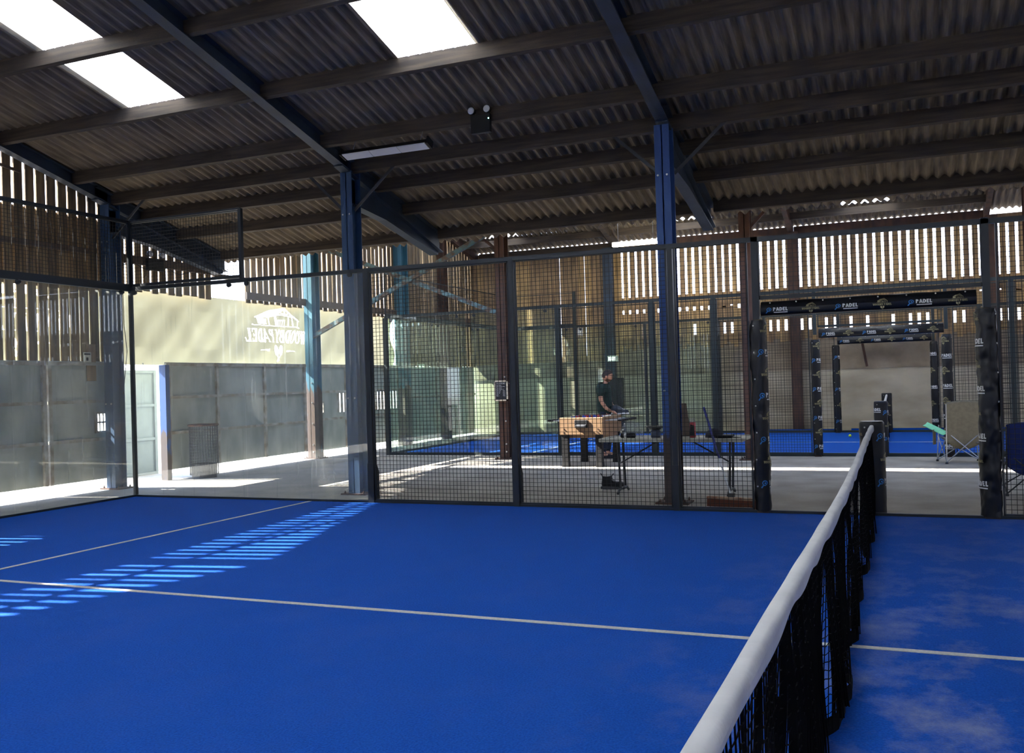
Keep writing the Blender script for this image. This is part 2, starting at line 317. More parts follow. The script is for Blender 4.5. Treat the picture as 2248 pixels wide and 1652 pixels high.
def glyph(ch, serif, B=0.2, T=0.1):
    # unit height 1; returns (advance, polys)
    S = []; sw = 0.07
    def sf(x, y, w=0.34):
        if serif: S.append([(x-w/2, y), (x+w/2, y), (x+w/2, y+(sw if y < 0.5 else -sw)), (x-w/2, y+(sw if y < 0.5 else -sw))])
    if not serif: T = B
    if ch == ' ': return 0.35, []
    if ch in 'OC':
        S += arc(0.38, 0.5, 0.38, 0.5, 0 if ch == 'O' else 50, 360 if ch == 'O' else 310, B, T if serif else B, 18); return 0.86, S
    if ch == 'D':
        S.append(seg(0.14, 0, 0.14, 1, B)); S += arc(0.28, 0.5, 0.42, 0.5, -90, 90, B, T, 12)
        S += [seg(0.14, 1-T/2, 0.3, 1-T/2, T), seg(0.14, T/2, 0.3, T/2, T)]; sf(0.14, 0); sf(0.14, 1); return 0.80, S
    if ch in 'PRB':
        S.append(seg(0.14, 0, 0.14, 1, B)); S += arc(0.3, 0.74, 0.3, 0.26, -90, 90, B*0.9, T, 10)
        S += [seg(0.14, 1-T/2, 0.32, 1-T/2, T), seg(0.14, 0.48+T/2, 0.32, 0.48+T/2, T)]
        if ch == 'B': S += arc(0.3, 0.27, 0.36, 0.27, -90, 90, B*0.9, T, 10)+[seg(0.14, T/2, 0.32, T/2, T)]
        if ch == 'R': S.append(seg(0.35, 0.45, 0.6, 0, B*0.9))
        sf(0.14, 0); sf(0.14, 1); return 0.72 if ch != 'R' else 0.76, S
    if ch == 'E':
        S.append(seg(0.14, 0, 0.14, 1, B)); S += [seg(0.14, y, 0.55 if y != 0.5 else 0.45, y, T) for y in (T/2, 0.5, 1-T/2)]
        if serif: S += [seg(0.54, 0, 0.54, 0.26, 0.08), seg(0.54, 1, 0.54, 0.74, 0.08), seg(0.44, 0.38, 0.44, 0.62, 0.07)]
        sf(0.14, 0); sf(0.14, 1); return 0.68, S
    if ch == 'L':
        S += [seg(0.14, 0, 0.14, 1, B), seg(0.14, T/2, 0.52, T/2, T)]
        if serif: S.append(seg(0.52, 0, 0.56, 0.3, 0.08))
        sf(0.14, 0); sf(0.14, 1); return 0.64, S
    if ch == 'A':
        S += [seg(0.02+T/2, 0, 0.36, 1, T), seg(0.38, 1, 0.70, 0, B), seg(0.18, 0.3, 0.56, 0.3, T)]; sf(0.06, 0, 0.26); sf(0.70, 0, 0.32); return 0.82, S
    if ch == 'Y':
        S += [seg(0.36, 0.45, 0.36, 0, B), seg(0.36, 0.45, 0.08, 1, B), seg(0.36, 0.45, 0.66, 1, T)]; sf(0.08, 1, 0.3); sf(0.66, 1, 0.24); sf(0.36, 0); return 0.76, S
    if ch == 'W':
        S += [seg(0.08, 1, 0.3, 0, B), seg(0.3, 0, 0.52, 1, T), seg(0.52, 1, 0.72, 0, B), seg(0.72, 0, 0.96, 1, T)]; sf(0.08, 1, 0.3); sf(0.52, 1, 0.3); sf(0.96, 1, 0.24); return 1.06, S
    if ch == 'X': S += [seg(0.05, 0, 0.6, 1, B), seg(0.05, 1, 0.6, 0, B)]; return 0.72, S
    if ch == 'I': S += [seg(0.14, 0, 0.14, 1, B)]; return 0.34, S
    if ch == 'T': S += [seg(0.3, 0, 0.3, 1, B), seg(0, 1-T/2, 0.6, 1-T/2, T)]; return 0.68, S
    if ch == 'N': S += [seg(0.1, 0, 0.1, 1, B), seg(0.56, 0, 0.56, 1, B), seg(0.1, 1, 0.56, 0, B)]; return 0.74, S
    if ch == 'K': S += [seg(0.1, 0, 0.1, 1, B), seg(0.1, 0.45, 0.55, 1, B), seg(0.2, 0.55, 0.6, 0, B)]; return 0.72, S
    if ch == 'S': S += arc(0.3, 0.74, 0.28, 0.26, 20, 270, B, T, 10)+arc(0.3, 0.26, 0.28, 0.26, -160, 90, B, T, 10); return 0.68, S
    return 0.6, [seg(0.1, 0.2, 0.5, 0.2, T)]
def text_polys(s, h, serif=False, B=0.2, T=0.09, cx=0.0, cy=0.0, width=None):
    x = 0; out_ = []
    for ch in s:
        a, ps = glyph(ch, serif, B, T); out_ += [[(p[0]+x, p[1]) for p in q] for q in ps]; x += a
    sx_ = (width/x) if width else h
    return [[(cx+(p[0]-x/2)*sx_, cy+p[1]*h) for p in q] for q in out_]
def barn_polys(w, h):
    # barn seen at an angle over a ground line; origin at the left foot of the line
    P = []
    P.append([(0.0, 0.02), (1.0, 0.0), (1.0, 0.03), (0.0, 0.06)])
    P.append([(0.06, 0.42), (0.34, 0.80), (0.64, 1.0), (0.45, 0.55), (0.30, 0.44)][0:4]); P.append([(0.06, 0.42), (0.45, 0.55), (0.40, 0.50), (0.30, 0.44)])
    P.append([(0.34, 0.80), (0.64, 1.0), (0.66, 0.96), (0.45, 0.52)])
    P += [seg(0.65, 0.98, 0.94, 0.33, 0.045), seg(0.65, 0.97, 0.45, 0.60, 0.04)]
    P.append([(0.10, 0.10), (0.31, 0.10), (0.31, 0.38), (0.10, 0.38)])
    P += [seg(0.36, 0.05, 0.36, 0.5, 0.02), seg(0.47, 0.05, 0.47, 0.62, 0.025), seg(0.71, 0.05, 0.71, 0.56, 0.02), seg(0.79, 0.05, 0.79, 0.58, 0.022), seg(0.91, 0.03, 0.91, 0.36, 0.02)]
    P += [seg(0.47, 0.62, 0.80, 0.58, 0.05), seg(0.64, 0.6, 0.65, 0.95, 0.03), seg(0.64, 0.62, 0.55, 0.76, 0.03), seg(0.64, 0.62, 0.74, 0.74, 0.03), seg(0.71, 0.54, 0.79, 0.54, 0.03)]
    P += [seg(0.5, 0.34, 0.63, 0.34, 0.03), seg(0.5, 0.05, 0.5, 0.34, 0.014), seg(0.54, 0.05, 0.54, 0.34, 0.014), seg(0.585, 0.05, 0.585, 0.34, 0.014), seg(0.63, 0.05, 0.63, 0.34, 0.014), seg(0.5, 0.19, 0.63, 0.19, 0.025)]
    return [[(p[0]*w, p[1]*h) for p in q] for q in P]
def ellipse_poly(cx, cy, rx, ry, rot=0, n=16):
    c, s_ = math.cos(rot), math.sin(rot)
    return [(cx+c*rx*math.cos(2*PI*i/n)-s_*ry*math.sin(2*PI*i/n), cy+s_*rx*math.cos(2*PI*i/n)+c*ry*math.sin(2*PI*i/n)) for i in range(n)]
def rackets_polys(k, cx, cy):
    P = [ellipse_poly(cx-0.09*k, cy, 0.075*k, 0.115*k, 0.25), ellipse_poly(cx+0.09*k, cy, 0.075*k, 0.115*k, -0.25),
         seg(cx-0.07*k, cy-0.09*k, cx+0.05*k, cy-0.24*k, 0.022*k), seg(cx+0.07*k, cy-0.09*k, cx-0.015*k, cy-0.22*k, 0.022*k),
         ellipse_poly(cx-0.0*k, cy-0.21*k, 0.024*k, 0.024*k)]
    return P
def player_icon(k, cx, cy):
    # slanting open racket shape with a ball, used as the small blue mark
    P = arc(cx+0.04*k, cy+0.10*k, 0.36*k, 0.34*k, -20, 290, 0.11*k, 0.11*k, 12)
    P += [ellipse_poly(cx+0.06*k, cy+0.10*k, 0.12*k, 0.09*k, 0.6, 10), seg(cx-0.14*k, cy-0.14*k, cx-0.42*k, cy-0.5*k, 0.15*k), seg(cx+0.10*k, cy+0.02*k, cx+0.30*k, cy-0.12*k, 0.10*k)]
    return P

def subdiv_poly(q, m):
    # fan a polygon to quads or triangles no wider than m
    out_ = []; st = [q] if len(q) <= 4 else [[q[0], q[i], q[i+1]] for i in range(1, len(q)-1)]
    while st:
        a = st.pop(); us = [p[0] for p in a]
        if max(us)-min(us) <= m or len(out_) > 4000: out_.append(a); continue
        c = (max(us)+min(us))/2
        for side in (-1, 1):
            r = []
            for i in range(len(a)):
                p, n_ = a[i], a[(i+1) % len(a)]
                ip = (p[0]-c)*side >= 0; in_ = (n_[0]-c)*side >= 0
                if ip: r.append(p)
                if ip != in_:
                    t = (c-p[0])/(n_[0]-p[0]); r.append((c, p[1]+t*(n_[1]-p[1])))
            if len(r) >= 3: st.append(r)
    return out_
def decal(polys, fn, name, m, parent, maxw=0.015, mirror=1):
    mb = MB()
    for q in polys:
        for a in subdiv_poly(q, maxw): mb.add([fn(p[0]*mirror, p[1]) for p in a], [tuple(range(len(a)))])
    return mb.build(name, m, parent)

def skin_mesh(name, verts, edges, radii, m, parent=None, sub=2, root=0):
    import bmesh
    bm = bmesh.new(); ly = bm.verts.layers.skin.verify(); vs = [bm.verts.new(v) for v in verts]
    for a, b in edges: bm.edges.new((vs[a], vs[b]))
    for i, v in enumerate(vs):
        r = radii[i]; v[ly].radius = (r, r) if not isinstance(r, tuple) else r; v[ly].use_root = (i == root)
    me = bpy.data.meshes.new(name+'_cage'); bm.to_mesh(me); bm.free()
    o = bpy.data.objects.new(name+'_cage', me); COL.objects.link(o)
    sk = o.modifiers.new('skin', 'SKIN'); sk.use_smooth_shade = True
    ss = o.modifiers.new('sub', 'SUBSURF'); ss.levels = sub; ss.render_levels = sub
    dg = bpy.context.evaluated_depsgraph_get(); ev = o.evaluated_get(dg)
    m2 = bpy.data.meshes.new_from_object(ev, depsgraph=dg); bpy.data.objects.remove(o, do_unlink=True); bpy.data.meshes.remove(me)
    m2.name = name; m2.materials.clear(); m2.materials.append(m)
    for p in m2.polygons: p.use_smooth = True
    o2 = bpy.data.objects.new(name, m2); COL.objects.link(o2)
    if parent is not None: o2.parent = parent
    return o2

# ================================================================ GROUND, COURTS
XL, XR = -11.5, 16.2                     # gable planes of the barn
YB, YN = 25.0, -3.9                     # back wall, open near side
struct(MB().box(-70, 70, -60, 90, -0.3, 0.0).build('floor', M_['floor']))
o = struct(MB().box(-10, 10, 0, 10, 0.0, 0.012).build('floor', M_['turf']))
o = struct(MB().box(-10.1, 10, 17.45, 24.4, 0.0, 0.012).build('floor', M_['turf_far']))
def line(x0, x1, y0, y1, label, group=None):
    tag(MB().box(x0, x1, y0, y1, 0.0125, 0.016).build('court_line', M_['line']), label, 'court line', group)
line(-7.15, 7.15, 4.975, 5.025, 'long white centre line running under the net on the near blue court')
line(-6.975, -6.925, 0.05, 9.95, 'white service line crossing the near blue court at the left')
line(-7.1, 7.1, 20.88, 20.93, 'white centre line along the far blue court')
line(-6.975, -6.925, 17.5, 24.35, 'white service line crossing the far blue court')
# low upturned turf edge and kerb at the back of the far court
tag(MB().box(-3.2, -1.3, 24.50, 24.63, 0, 0.09).box(-0.9, 2.9, 24.50, 24.63, 0, 0.1).build('turf_offcut', M_['turf_far']), 'blue turf edging lying against the foot of the back wall', 'turf edging')

# ================================================================ ROOFS
def zr(y):  return 4.745-0.255*(y-10.8)            # underside of main roof sheet
def zg(y): return zr(RY)-0.255*abs(y-RY)
def zb(y):  return 4.53-0.255*(y-10.8)            # underside of rafter
EY, RY = 13.95, 4.88
PR = 0.1465
def z2(y):                                        # far roof
    yr, zrid = 21.5, 6.275
    return zrid-0.26*abs(y-yr)
def sheet(x0, x1, ya, yb, za, zbb, mb, dep=0.026, th=0.007, mi=0):
    n = max(2, int(round((x1-x0)/PR*8))); rows = []
    vs = []; fs = []
    for (y, z) in ((ya, za), (yb, zbb)):
        for dz in (0, th):
            for i in range(n+1):
                x = x0+(x1-x0)*i/n; vs.append((x, y, z+dz+dep+dep*math.sin(2*PI*x/PR)))
    k = n+1
    for i in range(n):
        fs.append((i, i+1, 2*k+i+1, 2*k+i)); fs.append((k+i, 3*k+i, 3*k+i+1, k+i+1))
        fs.append((i, k+i, k+i+1, i+1)); fs.append((2*k+i, 2*k+i+1, 3*k+i+1, 3*k+i))
    fs.append((0, 2*k, 3*k, k)); fs.append((n, k+n, 3*k+n, 2*k+n))
    mb.add(vs, fs, mi)
ROWS = [(4.88, 6.62), (6.55, 9.06), (8.98, 11.28), (11.2, EY)]
# rooflights: (row index, x0, x1)
LIGHTS = [(1, -8.92, -7.94), (1, -4.86, -3.92), (0, -0.95, 0.05), (0, -9.6, -8.6), (0, -4.9, -3.9), (0, 4.3, 5.3), (0, 9.0, 10.0)]
mb = MB()
for ri, (ya, yb) in enumerate(ROWS):
    cuts = sorted([(a, b) for r, a, b in LIGHTS if r == ri]); x = XL-0.25
    off = -0.010*(ri % 2)
    for a, b in cuts+[(XR+0.25, None)]:
        sheet(x, a, ya, yb, zr(ya)+off, zr(yb)+off, mb); x = b
struct(mb.build('ceiling', M_['sheet'], smooth=False))
wn = 0
for r, a, b in LIGHTS:
    ya, yb = ROWS[r]; off = -0.010*(r % 2); m = MB(); sheet(a, b, ya, yb, zr(ya)+off, zr(yb)+off, m); wn += 1
    struct(m.build('window_%d' % wn, M_['rooflight']))
# other slope behind the camera
mb = MB(); RL = [(-8.9, -7.9), (-4.9, -3.9), (-0.95, 0.05), (4.3, 5.3), (9.0, 10.0)]
sheet(XL-0.25, XR+0.25, 2.45, 4.9, zg(2.45), zg(4.88), mb); sheet(XL-0.25, XR+0.25, -4.1, -1.45, zg(-4.1), zg(-1.45), mb)
x = XL-0.25
for a, b in RL+[(XR+0.25, None)]:
    sheet(x, a, -1.5, 2.5, zg(-1.5), zg(2.5), mb); x = b
struct(mb.build('ceiling', M_['sheet']))
for a, b in RL:
    m = MB(); sheet(a, b, -1.5, 2.5, zg(-1.5), zg(2.5), m); wn += 1; struct(m.build('window_%d' % wn, M_['rooflight']))
# far barn roof
FL = [(-10.75, -9.55), (-5.32, -4.12), (-0.95, 0.2), (4.0, 5.0)]
mb = MB(); x = XL-0.2
for a, b in FL+[(XR+0.2, None)]:
    sheet(x, a, 21.45, 24.02, z2(21.45), z2(24.02), mb); x = b
sheet(XL-0.2, XR+0.2, 23.97, 25.02, z2(23.97)-0.012, z2(25.02)-0.012, mb)
sheet(XL-0.2, XR+0.2, 14.3, 16.6, z2(14.3), z2(16.6), mb); sheet(XL-0.2, XR+0.2, 19.4, 21.55, z2(19.4), z2(21.55), mb)
NL = [(-9.6, -8.4), (-5.3, -4.1), (-0.95, 0.25), (3.9, 5.1), (9.0, 10.2)]; x = XL-0.2  # unseen near-slope rooflights, added to brighten the far court and back wall
for a, b in NL+[(XR+0.2, None)]:
    sheet(x, a, 16.55, 19.45, z2(16.55), z2(19.45), mb); x = b
struct(mb.build('ceiling', M_['sheet']))
for a, b in NL:
    m = MB(); sheet(a, b, 16.55, 19.45, z2(16.55), z2(19.45), m); wn += 1; struct(m.build('window_%d' % wn, M_['rooflight']))
for a, b in FL:
    m = MB(); sheet(a, b, 21.45, 24.02, z2(21.45), z2(24.02), m); wn += 1; struct(m.build('window_%d' % wn, M_['rooflight']))

# ---- columns (I sections) and rafters
def isec(mb, x, y, z0, z1, d=0.22, w=0.16, t=0.014, rot=0):
    # web lies along y (rafter direction)
    mb.box(x-w/2, x+w/2, y-d/2, y-d/2+t, z0, z1); mb.box(x-w/2, x+w/2, y+d/2-t, y+d/2, z0, z1); mb.box(x-t/2, x+t/2, y-d/2, y+d/2, z0, z1)
def column(x, y, z1, m, label, d=0.26, w=0.17, plate=True, name='steel_column'):
    t = thing(name, label, 'column', (x, y, 0))
    mb = MB(); isec(mb, 0, 0, 0.0, z1, d, w); mb.build('shaft', m, t)
    if plate:
        mb = MB().box(-0.2, 0.2, -0.16, 0.16, 0.0, 0.02)
        mb.build('base_plate', M_['rust'], t)
        for sx in (-1, 1):
            for sy in (-1, 1): MB().lathe((sx*0.15, sy*0.12, 0), [(0.014, 0.02), (0.014, 0.04), (0.007, 0.042), (0.007, 0.06)], 8).build('anchor_bolt', M_['rust'], t)
    return t
CXS = [-11.28, -6.79, -2.25, 2.33]
names = ['left of the near glass corner', 'behind the second glass pane', 'behind the mesh fence by the folding table', 'beyond the right edge']
for i, x in enumerate(CXS[:3]):
    t = column(x, (10.9, 10.9, 10.70)[i], zb(10.9)+0.02, M_['post_blue2'] if i == 2 else M_['post_blue'], 'tall worn blue steel column '+names[i], w=0.18, d=0.24)
    many([((s*0.055, -0.13, z), [(0.012, -0.006), (0.012, 0.008)], 8, 'y') for z in (3.92, 1.35) for s in (-1, 1)], 'bolt', M_['bolt'], t)
def rafter(x, label, m):
    t = thing('steel_rafter', label, 'rafter', (x, 0, 0))
    for ya, yb, nm in ((5.0, 10.85, 'inner_span'), (10.6, 13.6, 'outer_span')):
        mb = MB(); tf = 0.013; w = 0.15
        h = 0.205
        b0, b1 = zb(ya), zb(yb)
        if nm == 'outer_span': b1 = zb(13.6)-0.10; b0 = zb(10.6)-0.02; h1 = 0.31
        else: h1 = h
        mb.prism([(ya, b0), (yb, b1), (yb, b1+tf), (ya, b0+tf)], 'x', -w/2, w/2)
        mb.prism([(ya, b0+h-tf), (yb, b1+h1-tf), (yb, b1+h1), (ya, b0+h)], 'x', -w/2, w/2)
        mb.prism([(ya, b0), (yb, b1), (yb, b1+h1), (ya, b0+h)], 'x', -0.006, 0.006)
        mb.build(nm, m, t)
    mb = MB(); zt_, zq = zb(5.0), zb(5.0)-0.255*9
    for p, q in ((0, 0.013), (0.192, 0.205)): mb.prism([(5.0, zt_+p), (-4.0, zq+p), (-4.0, zq+q), (5.0, zt_+q)], 'x', -0.075, 0.075)
    mb.prism([(5.0, zt_), (-4.0, zq), (-4.0, zq+0.205), (5.0, zt_+0.205)], 'x', -0.006, 0.006); mb.build('rear_span', m, t)
    # haunch under the outer span
    mb = MB(); pts = [(10.85, 4.08), (11.75, 3.99), (13.4, 3.66), (13.55, 3.68), (13.6, 3.9), (10.85, 4.45)]
    mb.prism(pts, 'x', -0.007, 0.007)
    mb.prism([(10.85, 4.07), (11.75, 3.98), (11.75, 3.995), (10.85, 4.085)], 'x', -0.075, 0.075); mb.prism([(11.75, 3.98), (13.4, 3.65), (13.4, 3.665), (11.75, 3.995)], 'x', -0.075, 0.075)
    mb.build('haunch', m, t)
    return t
rafter(CXS[0], 'sloping blue steel rafter along the left gable', M_['rafter'])
rafter(CXS[1], 'sloping dark steel rafter over the glass court corner', M_['rafter'])
rafter(CXS[2], 'sloping dark steel rafter above the mesh fence and folding table', M_['rafter'])
rafter(CXS[3], 'sloping dark steel rafter off to the right', M_['rafter'])

# ---- purlins: one piece per bay, timber
PY = [5.16, 6.38, 7.65, 8.95, 10.2, 10.95, 11.58, 12.4]
ordn = ['seventh', 'sixth', 'fifth', 'fourth', 'third', 'second', 'first']
bays = [(CXS[0], CXS[1], 'left roof bay'), (CXS[1], CXS[2], 'middle roof bay'), (CXS[2], CXS[3], 'right roof bay')]
for k, y in enumerate(PY):
    for a, b, bn in bays:
        if k < 2: lab = None
        zz = zb(y)+0.05; mb = MB(); mb.prism([(y-0.04, zz), (y+0.035, zz-0.012), (y+0.035, zr(y+0.035)), (y-0.04, zr(y-0.04))], 'x', a+0.01, b-0.01)
        o = mb.build('roof_purlin', M_['purlin'], bevel=0.004)
        n = len(PY)-k
        nm = ['', 'first', 'second', 'third', 'fourth', 'fifth', 'sixth', 'seventh', 'eighth'][n]
        tag(o, 'brown timber purlin, %s up from the eave beam, %s' % (nm, bn), 'roof beam', 'timber purlins under the corrugated roof')
for a, b, bn in bays:
    y = 13.45; mb = MB(); mb.box(a+0.08, b-0.08, y-0.05, y+0.05, 3.92, 4.12+0.03)
    tag(mb.build('eave_beam', M_['rafter'] if False else M_['purlin'], bevel=0.005), 'deep dark eave beam in the %s' % bn, 'roof beam', 'eave beams of the near roof')
# thin knee braces from column heads to purlins
for i, x in enumerate(CXS[:3]):
    for s in (-1, 1):
        if i == 0 and s == -1: continue
        mb = MB(); mb.bar((x+s*0.08, 10.86, 3.98), (x+s*0.72, 10.93, 4.58), 0.04, 0.012, (0, 1, 0))
        tag(mb.build('knee_brace', M_['dark_grey']), 'thin strut rising %s from the blue column %s' % ('left' if s < 0 else 'right', names[i]), 'brace')

# ---- second line of columns at y 16.6, X bracing
c1 = column(-6.95, 16.62, 5.0, M_['rust'], 'reddish brown steel column carrying the blackboard menu', d=0.24, w=0.2)
c2 = column(-11.37, 16.5, 5.0, M_['post_teal'], 'teal and rust steel column in front of the banner', d=0.3, w=0.2)
c3 = column(-2.2, 16.62, 5.0, M_['rust'], 'brown steel column seen behind the left padded door post', d=0.2, w=0.2)
c4 = column(2.28, 16.62, 5.0, M_['rust'], 'brown steel column behind the navy chair at the right edge', d=0.24, w=0.2)
for t in (c1, c2):
    many([((0.05, -0.125 if t is c1 else -0.155, z), [(0.016, -0.01), (0.016, 0.01)], 8, 'y') for z in (0.15, 0.3, 0.75, 1.2, 1.62)], 'bolt', M_['bolt'], t)
def angle_brace(a, b, label):
    t = MB(); t.bar(a, b, 0.012, 0.09, (0, 0, 1)); t.bar(Vector(a)+Vector((0, 0.035, -0.04)), Vector(b)+Vector((0, 0.035, -0.04)), 0.08, 0.012, (0, 0, 1))
    tag(t.build('cross_brace', M_['brace']), label, 'brace')
angle_brace((-11.35, 16.45, 2.62), (-7.1, 16.45, 4.5), 'flaking teal cross brace rising from the banner column to the right')
angle_brace((-11.2, 16.57, 4.55), (-7.02, 16.57, 2.88), 'flaking teal cross brace falling to the right toward the menu column')
mb = MB(); mb.bar((-7.5, 16.6, 4.55), (-7.05, 16.6, 4.15), 0.05, 0.05); tag(mb.build('knee_brace', M_['rust']), 'short brown strut at the head of the menu column', 'brace')
mb = MB(); mb.bar((-1.7, 16.6, 4.55), (-2.1, 16.6, 4.15), 0.05, 0.05); tag(mb.build('knee_brace', M_['rust']), 'short brown strut beside the column behind the door post', 'brace')
# far barn rafters, purlins
for x, lb in ((-11.33, 'far barn rafter against the left gable'), (-6.95, 'far barn rafter left of the lit tube'), (-2.25, 'far barn rafter over the padded gates'), (2.3, 'far barn rafter at the right edge')):
    mb = MB(); t = 0.06; h = 0.26
    for ya, yb in ((14.35, 21.5), (21.5, 25.0)):
        mb.prism([(ya, z2(ya)-h), (yb, z2(yb)-h), (yb, z2(yb)-0.025), (ya, z2(ya)-0.025)], 'x', x-t, x+t)
    tag(mb.build('far_rafter', M_['purlin'] if x == -6.95 else M_['rust']), lb+', brown', 'rafter')
for y, lb in ((14.5, 'valley'), (24.08, 'below the bright rooflights'), (22.7, 'high')):
    for a, b, bn in bays:
        mb = MB(); mb.box(a+0.07, b-0.07, y-0.035, y+0.035, z2(y)-0.20, z2(y+0.035 if y > 21.5 else y-0.035)-0.014)
        tag(mb.build('far_purlin', M_['purlin']), 'far barn timber purlin %s in the %s' % (lb, bn), 'roof beam', 'timber purlins of the far barn')
for a, b, bn in bays:
    mb = MB(); mb.box(a+0.07, b-0.07, 24.9, 24.97, z2(24.97)-0.22, z2(24.97)-0.02)
    tag(mb.build('wall_plate', M_['purlin'] if a < -8 else M_['rust']), 'timber wall plate under the far eave in the %s' % bn, 'roof beam', 'timber purlins of the far barn')

# ================================================================ LEFT GABLE WALL
def gz(y):   # roof underside along the gable
    if y <= 13.6: return zr(y)
    if y < 14.35: return 0
    return z2(y)
mb = MB(); y = YN+0.1; k = 0
rs = random.Random(3)
while y < 24.9:
    w = 0.145+rs.uniform(-0.008, 0.008); dz = rs.uniform(-0.02, 0.02); sl = 0
    z0 = 2.0
    if y+w > 13.62 and y < 14.4: y += 0.19; continue
    if 11.0 < y < 20.3: z0 = 3.22
    if y > 20.5:
        w = 0.165
    if 9.6 < y < 10.85: w = 0.155
    yy = y+rs.uniform(-0.006, 0.006); lean = rs.uniform(-0.02, 0.02) if z0 < 2 else rs.uniform(-0.008, 0.008)
    top0, top1 = gz(yy)-0.01, gz(min(yy+w, 13.6) if yy < 13.6 else yy+w)-0.01
    if 13.6 <= y: top0 = top1 = min(top0, top1)
    if y < 5: top0, top1 = zg(yy)-0.01, zg(min(5, yy+w))-0.01
    mi = 0 if rs.random() < 0.7 else 1
    vs = []
    for x in (XL+0.03, XL+0.005):
        vs += [(x, yy+lean, z0+dz), (x, yy+w+lean, z0+dz), (x, yy+w, top1), (x, yy, top0)]
    mb.add(vs, [(0, 1, 2, 3), (7, 6, 5, 4), (0, 4, 5, 1), (1, 5, 6, 2), (2, 6, 7, 3), (3, 7, 4, 0)], mi)
    y += 0.19 if y < 20.4 else 0.187
# outer layer closing the gaps, mid height
y = YN+0.1-0.03
while y < 24.9:
    if y < 10.8:
        a, b = 3.15, (min(zg(y)-0.3, 4.98) if y < 4.5 else (5.02-0.07*(y-4.5) if y < 9.0 else 4.3))
        mb.box(XL-0.035, XL-0.015, y-0.035, y+0.085, a, b, 1)
    elif y > 20.4:
        g = rs.random()
        mb.box(XL-0.03, XL-0.012, y-0.03, y+0.09, 2.0, 3.1 if g < 0.35 else gz(y)-0.3, 1)
    elif y > 14.4 and rs.random() < 0.12:
        mb.box(XL-0.03, XL-0.012, y-0.03, y+0.05, 3.3, gz(y)-0.1, 0)
    y += 0.19
struct(mb.build('wall_left', [M_['board_dark'], M_['board_mid']]))
# lower gable part beyond the frame (near side) closed with steel sheet
# rails of the gable
mb = MB(); mb.box(XL+0.035, XL+0.10, 10.95, 13.62, 3.66, 3.80); mb.box(XL+0.035, XL+0.08, YN, 10.6, 3.72, 3.80)
mb.box(XL+0.035, XL+0.12, 4.78, 4.97, 2.0, zg(4.88)-0.02)
mb.prism([(5.0, 5.31), (9.4, 4.76), (9.4, 4.80), (5.0, 5.35)], 'x', XL+0.035, XL+0.07); mb.prism([(0, 5.31), (5.0, 5.31), (5.0, 5.35), (0, 5.35)], 'x', XL+0.035, XL+0.07)
mb.box(XL+0.035, XL+0.09, 14.4, 24.9, 3.28, 3.42)
mb.box(XL+0.0, XL+0.07, 13.5, 14.5, 3.62, 3.70)
struct(mb.build('trim_1', M_['dark_wood']))

# steel sheet panels hanging below the boards
def panel(y0, y1, z0, z1, ribs_y, ribs_z, label, holes=(), slots=None, x=XL+0.035, group='grey steel wall panels along the left side'):
    t = thing('steel_wall_panel', label, 'wall panel', (x, (y0+y1)/2, z0), 0, group)
    c = (y0+y1)/2; mb = MB()
    ys = [y0-c, y1-c]; H = z1-z0
    regs = [(y0-c, y1-c, 0, H)]
    for (ha, hb, za, zc) in holes:
        new = []
        for (a, b, p, q) in regs:
            ha_, hb_, za_, zc_ = ha-c, hb-c, za-z0, zc-z0
            if hb_ <= a or ha_ >= b or zc_ <= p or za_ >= q: new.append((a, b, p, q)); continue
            new += [(a, ha_, p, q), (hb_, b, p, q), (ha_, hb_, p, za_), (ha_, hb_, zc_, q)]
        regs = [r for r in new if r[1]-r[0] > 1e-4 and r[3]-r[2] > 1e-4]
    for a, b, p, q in regs: mb.box(-0.004, 0.004, a, b, p, q)
    mb.build('sheet', M_['panel'], t)
    for yy in ribs_y: MB().box(0.004, 0.05, yy-c-0.03, yy-c+0.03, 0, H).build('upright_rib', M_['rib'], t)
    for zz in ribs_z: MB().box(0.004, 0.045, y0-c, y1-c, zz-z0-0.025, zz-z0+0.025).build('cross_rib', M_['rib'], t)
    for (ha, hb, za, zc) in holes:
        if zc-za > 0.2 and hb-ha < 0.5:
            mb = MB(); w = 0.03
            mb.box(-0.03, 0.04, ha-c-w, hb-c+w, zc-z0, zc-z0+w).box(-0.03, 0.04, ha-c-w, hb-c+w, za-z0-w, za-z0).box(-0.03, 0.04, ha-c-w, ha-c, za-z0, zc-z0).box(-0.03, 0.04, hb-c, hb-c+w, za-z0, zc-z0)
            mb.box(-0.01, 0.01, ha-c, hb-c, (za+zc)/2-z0-0.012, (za+zc)/2-z0+0.012)
            for f in (0.33, 0.66): mb.box(-0.01, 0.01, ha-c+(hb-ha)*f-0.01, ha-c+(hb-ha)*f+0.01, za-z0, zc-z0)
            mb.build('barred_hatch_frame', M_['rib'], t)
    if slots:
        sa, sb, za, zc = slots; mb = MB(); yy = sa
        while yy < sb: mb.box(-0.006, 0.006, yy-c, yy+0.1-c, za-z0, zc-z0); yy += 0.15
        mb.build('slotted_bars', M_['rib'], t)
    return t
panel(-3.85, 4.5, 0.165, 2.03, (-3.8, -2, 0, 2, 4.4), (1.40, 0.80), 'grey steel sheet wall panel beyond the left edge of the picture')
panel(4.55, 9.74, 0.165, 2.03, (4.6, 6.3, 8.0, 9.70), (1.40, 0.80, 1.99), 'grey steel wall panel at the left edge, under the vertical boards')
panel(9.76, 10.98, 0.165, 2.03, (9.80, 10.93), (1.40, 0.80, 1.99), 'grey steel wall panel with a small barred hatch beside the blue column', holes=((10.68, 10.9, 0.93, 1.2),))
panel(12.2, 16.3, 0.165, 2.03, (12.25, 13.5, 14.9, 16.25), (1.42, 0.80, 1.99), 'long grey steel wall panel under the banner logo, right of the doorway')
